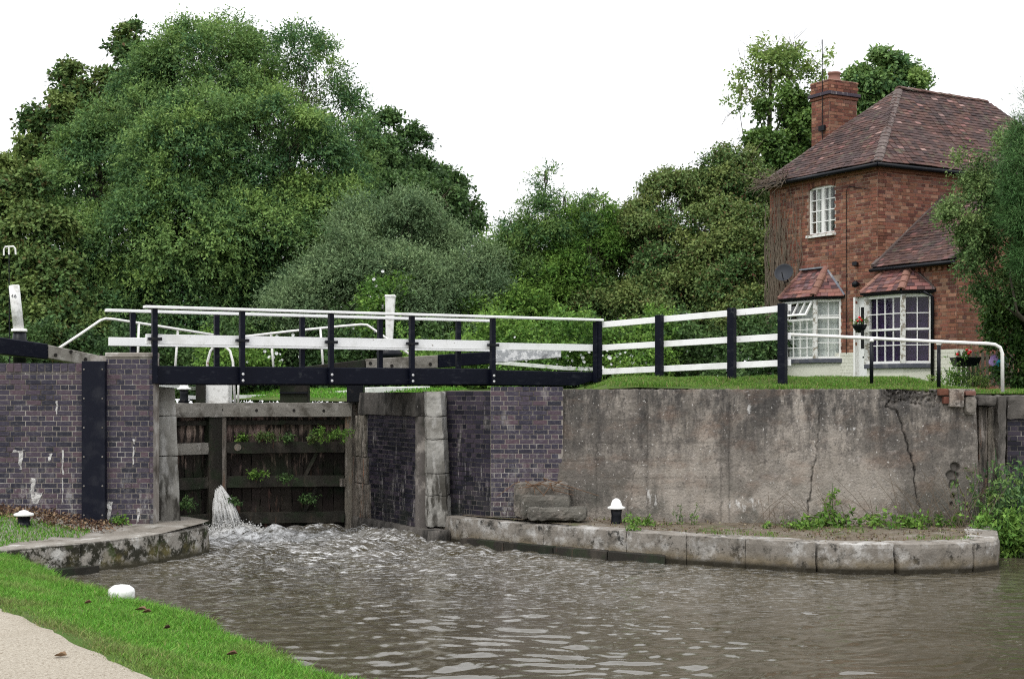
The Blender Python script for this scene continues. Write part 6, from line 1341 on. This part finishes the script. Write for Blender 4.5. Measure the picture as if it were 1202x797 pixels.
weed('dock_plant', 'low weeds left of the dead stalks on the right landing', (P(925, 620, 20.3).x, 20.4, .39), .1, 14, lf_mid, 5, L=.05, Wd=.03, spread=.35)
weed('nettle', 'thin weed sprouting from the coping edge right of the landing bollard', (P(741, 615, 20.1).x, 20.05, .37), .26, 6, lf_mid, 6, L=.05, Wd=.03, spread=.05)
weed('ragwort', 'small upright weed, left of a pair in front of the concrete wall', (P(797, 607, 20.9).x, 20.9, .4), .3, 3, lf_haw, 7, L=.035, Wd=.02, spread=.03, lean=.08)
weed('ragwort', 'small upright weed, right of a pair in front of the concrete wall', (P(815, 607, 20.9).x, 20.9, .4), .3, 3, lf_mid, 8, L=.035, Wd=.02, spread=.03, lean=.08)
weed('dock_plant', 'small weeds at the foot of the landing bollard', (P(752, 605, 20.6).x, 20.8, .4), .12, 9, lf_mid, 9, L=.045, Wd=.03, spread=.12)
weed('dock_plant', 'tiny green weed at the foot of the brick wing beside the black board', (P(139, 612, 20.3).x, 20.28, .46), .12, 8, lf_mid, 10, L=.05, Wd=.04, spread=.05)
weed('overhanging_weeds', 'large clump of bright weeds spilling over the water at the right edge', (P(1196, 630, 20).x, 20.3, .0), .72, 45, lf_mid, 11, L=.085, Wd=.045, spread=.22, K=9, lean=.16)
weed('overhanging_weeds', 'taller dark weeds at the far right edge behind the bright clump', (P(1205, 630, 20.6).x, 20.9, .0), 1.45, 50, lf_ash, 12, L=.09, Wd=.04, spread=.25, K=9, lean=.15)
weed('bramble', 'yellowing bramble in the timber recess at the right end of the wall', (P(1165, 600, 21).x, 21.1, .3), 1.0, 12, lf_haw, 13, L=.06, Wd=.04, spread=.15, tint=.6)
for i, (px, py, D, s_, lb) in enumerate(((390, 509, 24.58, 1.0, 'largest fern clump, on the upper right of the gate'), (316, 511, 24.6, .6, 'leafy clump in the middle of the gate just under the top beam'), (288, 513, 24.62, .5, 'leafy clump at the upper left of the wide gate leaf'), (305, 556, 24.5, .45, 'small bright fern on the lower cross beam'), (338, 560, 24.5, .35, 'small fern on the lower beam near the gate centre'), (275, 588, 24.3, .6, 'long-leaved weed beside the water jet'), (219, 590, 23.5, .8, 'weeds at the bottom of the narrow gate leaf'), (362, 585, 24.6, .45, 'dim weeds low on the right part of the gate'), (367, 514, 24.62, .35, 'small tuft between the two bigger clumps under the top beam'), (341, 514, 24.62, .3, 'tiny tuft right of the middle clump under the top beam'))):
    c = P(px, py + 6 * s_, D); c.y -= .16; weed('gate_fern', lb, tuple(c), .22 * s_, int(12 * s_) + 4, (lf_mid, lf_haw, lf_mid, lf_mid, lf_dark, lf_dark, lf_dark, lf_dark, lf_haw, lf_dark)[i], 40 + i, L=.055, Wd=.028, spread=.13 * s_, K=6, group='ferns and weeds growing on the lock gates', lean=.7, droop=.5, cat='fern')
for i, (px, py, D, s_, n_, lb) in enumerate(((1118, 440, 26.4, .5, 16, 'leafy plant at the foot of the downpipe by the trough'), (1135, 447, 26.5, .45, 20, 'dark bushy plant below the flower trough'), (1155, 448, 26.3, .25, 16, 'yellow-green low plant in front of the picket fence'), (1188, 448, 26.2, .3, 16, 'low dark plant right of the handrail end'), (1103, 447, 26.8, .3, 10, 'pale flowering plant against the cream painted wall'))):
    c = P(px, 455, D); weed('garden_plant', lb, tuple(c), s_, n_, [lf_mid, lf_dark, lf_pale, lf_dark, lf_pale][i], 60 + i, L=.05, Wd=.03, spread=.15, cat='plant', group='plants in the cottage garden')
m_redf = M('red_flower_petal', (.6, .02, .03), .5)
for par, lst in ((tro, ((1135, 411, 26.8), (1137, 415, 26.75), (1139, 413, 26.8), (1124, 416, 26.8))), (hb_, ((1009, 373, 29.5), (1011, 376, 29.45), (1007, 377, 29.5)))):
    rs = np.random.RandomState(3)
    for f in lst: MB().lathe(P(*f), [(.035, 0), (.03, .012), (.01, .03)], 6, Vector((0, -1, .3)).normalized()).build('flower', m_redf, par)
    C = np.array([P(f[0] + rs.normal(0, 5 if par is tro else 3), f[1] + rs.uniform(0, 8), f[2]) for f in lst for _ in range(7)]); V, Fq, T = leaves(C, unit(rs.normal(0, 1, C.shape) + np.array([0, 0, .7])), 6, .1, .05, .035, rs); npmesh('leaves', V, Fq, lf_mid, par, attrs={'tint': T})
for i, (c, lb, n_, hh, sp_) in enumerate((((1075, 605), 'dead straw-coloured stalks leaning against the wall below the big crack', 34, .95, .55), ((1118, 608), 'dead stalks below the broken patch in the concrete wall', 26, .9, .25), ((925, 612), 'few dead stalks lying across the right landing', 10, .7, .3), ((985, 612), 'thin dry stalks behind the tall green weed', 10, .6, .25))):
    mb = MB(); rj = random.Random(i); bx = (c[0] - CX) / F * 20.8
    for k in range(n_):
        b0 = Vector((bx + rj.gauss(0, sp_), 20.75 + rj.uniform(-.2, .1), .4)); d = Vector((rj.gauss(-.25, .5), rj.uniform(-.1, .1), rj.uniform(.3, 1))) * hh * rj.uniform(.5, 1); mb.tube([b0, b0 + d * .5 + Vector((0, 0, .05)), b0 + d], [.006, .005, .003], 4, False)
    dw = empty('dead_stalks', (bx, 20.75, .4), lb, 'dead weeds', 'dead stalks on the right landing'); mb.build('stalk', m_twig, dw)
mb = MB(); rj = random.Random(9)          # dead roots on the steps
for k in range(14):
    a = P(rj.uniform(604, 665), rj.uniform(564, 569), 21.5); mb.tube([a, a + Vector((rj.gauss(0, .12), -.05, rj.uniform(-.08, .05))), a + Vector((rj.gauss(0, .25), -.1, rj.uniform(-.25, .02)))], [.01, .008, .004], 4, False)
rt = empty('dead_roots', P(635, 567, 21.5), 'tangle of dead brown roots hanging over the top stone step', 'roots'); mb.build('root', M('brown_root', (.13, .08, .05), .95), rt)
# leaf litter and fallen leaves
rs = np.random.RandomState(12)
N = 1500; X = rs.uniform(-8.4, -5.5, N); Y = rs.uniform(19.55, 20.36, N); C = np.array([(x, y, hleft(x, y) + .01 + .05 * rs.rand() * smooth(y, 19.9, 20.36)) for x, y in zip(X, Y)]); ku = rs.rand(N) < np.clip((Y - 19.5) / .5, 0, 1) * np.clip((-5.4 - X) / .8, .1, 1); C = C[ku]
V, Fq, T = leaves(C, unit(rs.normal(0, 1, C.shape) * np.array([1, 1, .2])), 3, .06, .05, .03, rs, 0, .9); m_litter = M('dead_leaf_litter', (.1, .06, .04), .9, ramp=[(0, (.05, .03, .02)), (.6, (.12, .07, .045)), (1, (.28, .2, .12))], var=.2)
tag(npmesh('leaf_litter', V, Fq, m_litter), 'brown leaf litter along the foot of the left brick wall', kind='stuff')
N = 5000; X = rs.uniform(-.8, 7.2, N); Y = rs.uniform(18.6, 22, N); k_ = np.array([inside(rpoly, x, y) for x, y in zip(X, Y)]) & (rs.rand(N) < .3 + .5 * (np.sin(X * 3 + Y) > .2)); X, Y = X[k_], Y[k_]; C = np.array([(x, y, hright(x, y) + .008) for x, y in zip(X, Y)])
V, Fq, T = leaves(C, unit(rs.normal(0, 1, C.shape) * np.array([1, 1, .3])), 2, .05, .04, .02, rs, 0, .9); m_litter2 = M('dry_moss_and_litter', (.12, .09, .06), .9, ramp=[(0, (.08, .055, .035)), (.6, (.16, .11, .07)), (.85, (.09, .12, .03)), (1, (.32, .27, .2))], var=.2)
tag(npmesh('landing_litter', V, Fq, m_litter2), 'dry moss and leaf litter along the right landing', kind='stuff')
N = 2600; X = rs.uniform(1.5, 6.6, N); Y = rs.uniform(18.8, 21.1, N); k_ = np.array([inside(rpoly, x, y) for x, y in zip(X, Y)]) & (np.sin(X * 2.3 + .5) * np.sin(Y * 3.1 + X) > .25); pb = np.array([(x, y, hright(x, y)) for x, y in zip(X[k_], Y[k_])])
blades('landing_weeds', pb, .05, .01, m_grass2, rs, 'sparse grass tufts along the right landing', tint=np.full(len(pb), .1))
for i, (px, py, s_, lb) in enumerate(((165, 719, .06, 'largest curled brown leaf on the grass, right of the near bollard'), (172, 722, .045, 'second curled brown leaf lying against the largest one'), (103, 711, .035, 'small brown leaf on the grass left of the near bollard'), (71, 769, .05, 'dry brown leaf lying on the gravel path'), (272, 772, .045, 'pinkish dry leaf on the grass near the lower edge'), (196, 741, .03, 'tiny brown leaf on the grass below the curled pair'))):
    c = G(px, py, .66 if i == 3 else .47 if i != 4 else .42); u = Vector((1, .3 * (i % 3 - 1), .1)).normalized(); w_ = Z3.cross(u); c.z += .03 if i != 3 else 0.0
    if i == 3: c = G(px, py, .66)
    me_ = MB().add([c - u * s_, c - u * s_ * .3 + w_ * s_ * .5 + Z3 * .02, c + u * s_, c - u * s_ * .3 - w_ * s_ * .5 + Z3 * .015, c + Z3 * -.006, c + u * s_ * .45 + w_ * s_ * .4 + Z3 * .025, c + u * s_ * .45 - w_ * s_ * .35 + Z3 * .02], [(0, 4, 1), (0, 3, 4), (1, 4, 5), (4, 2, 5), (4, 6, 2), (3, 6, 4)]).build('fallen_leaf', m_litter)
    tag(me_, lb, 'leaf', 'fallen leaves')
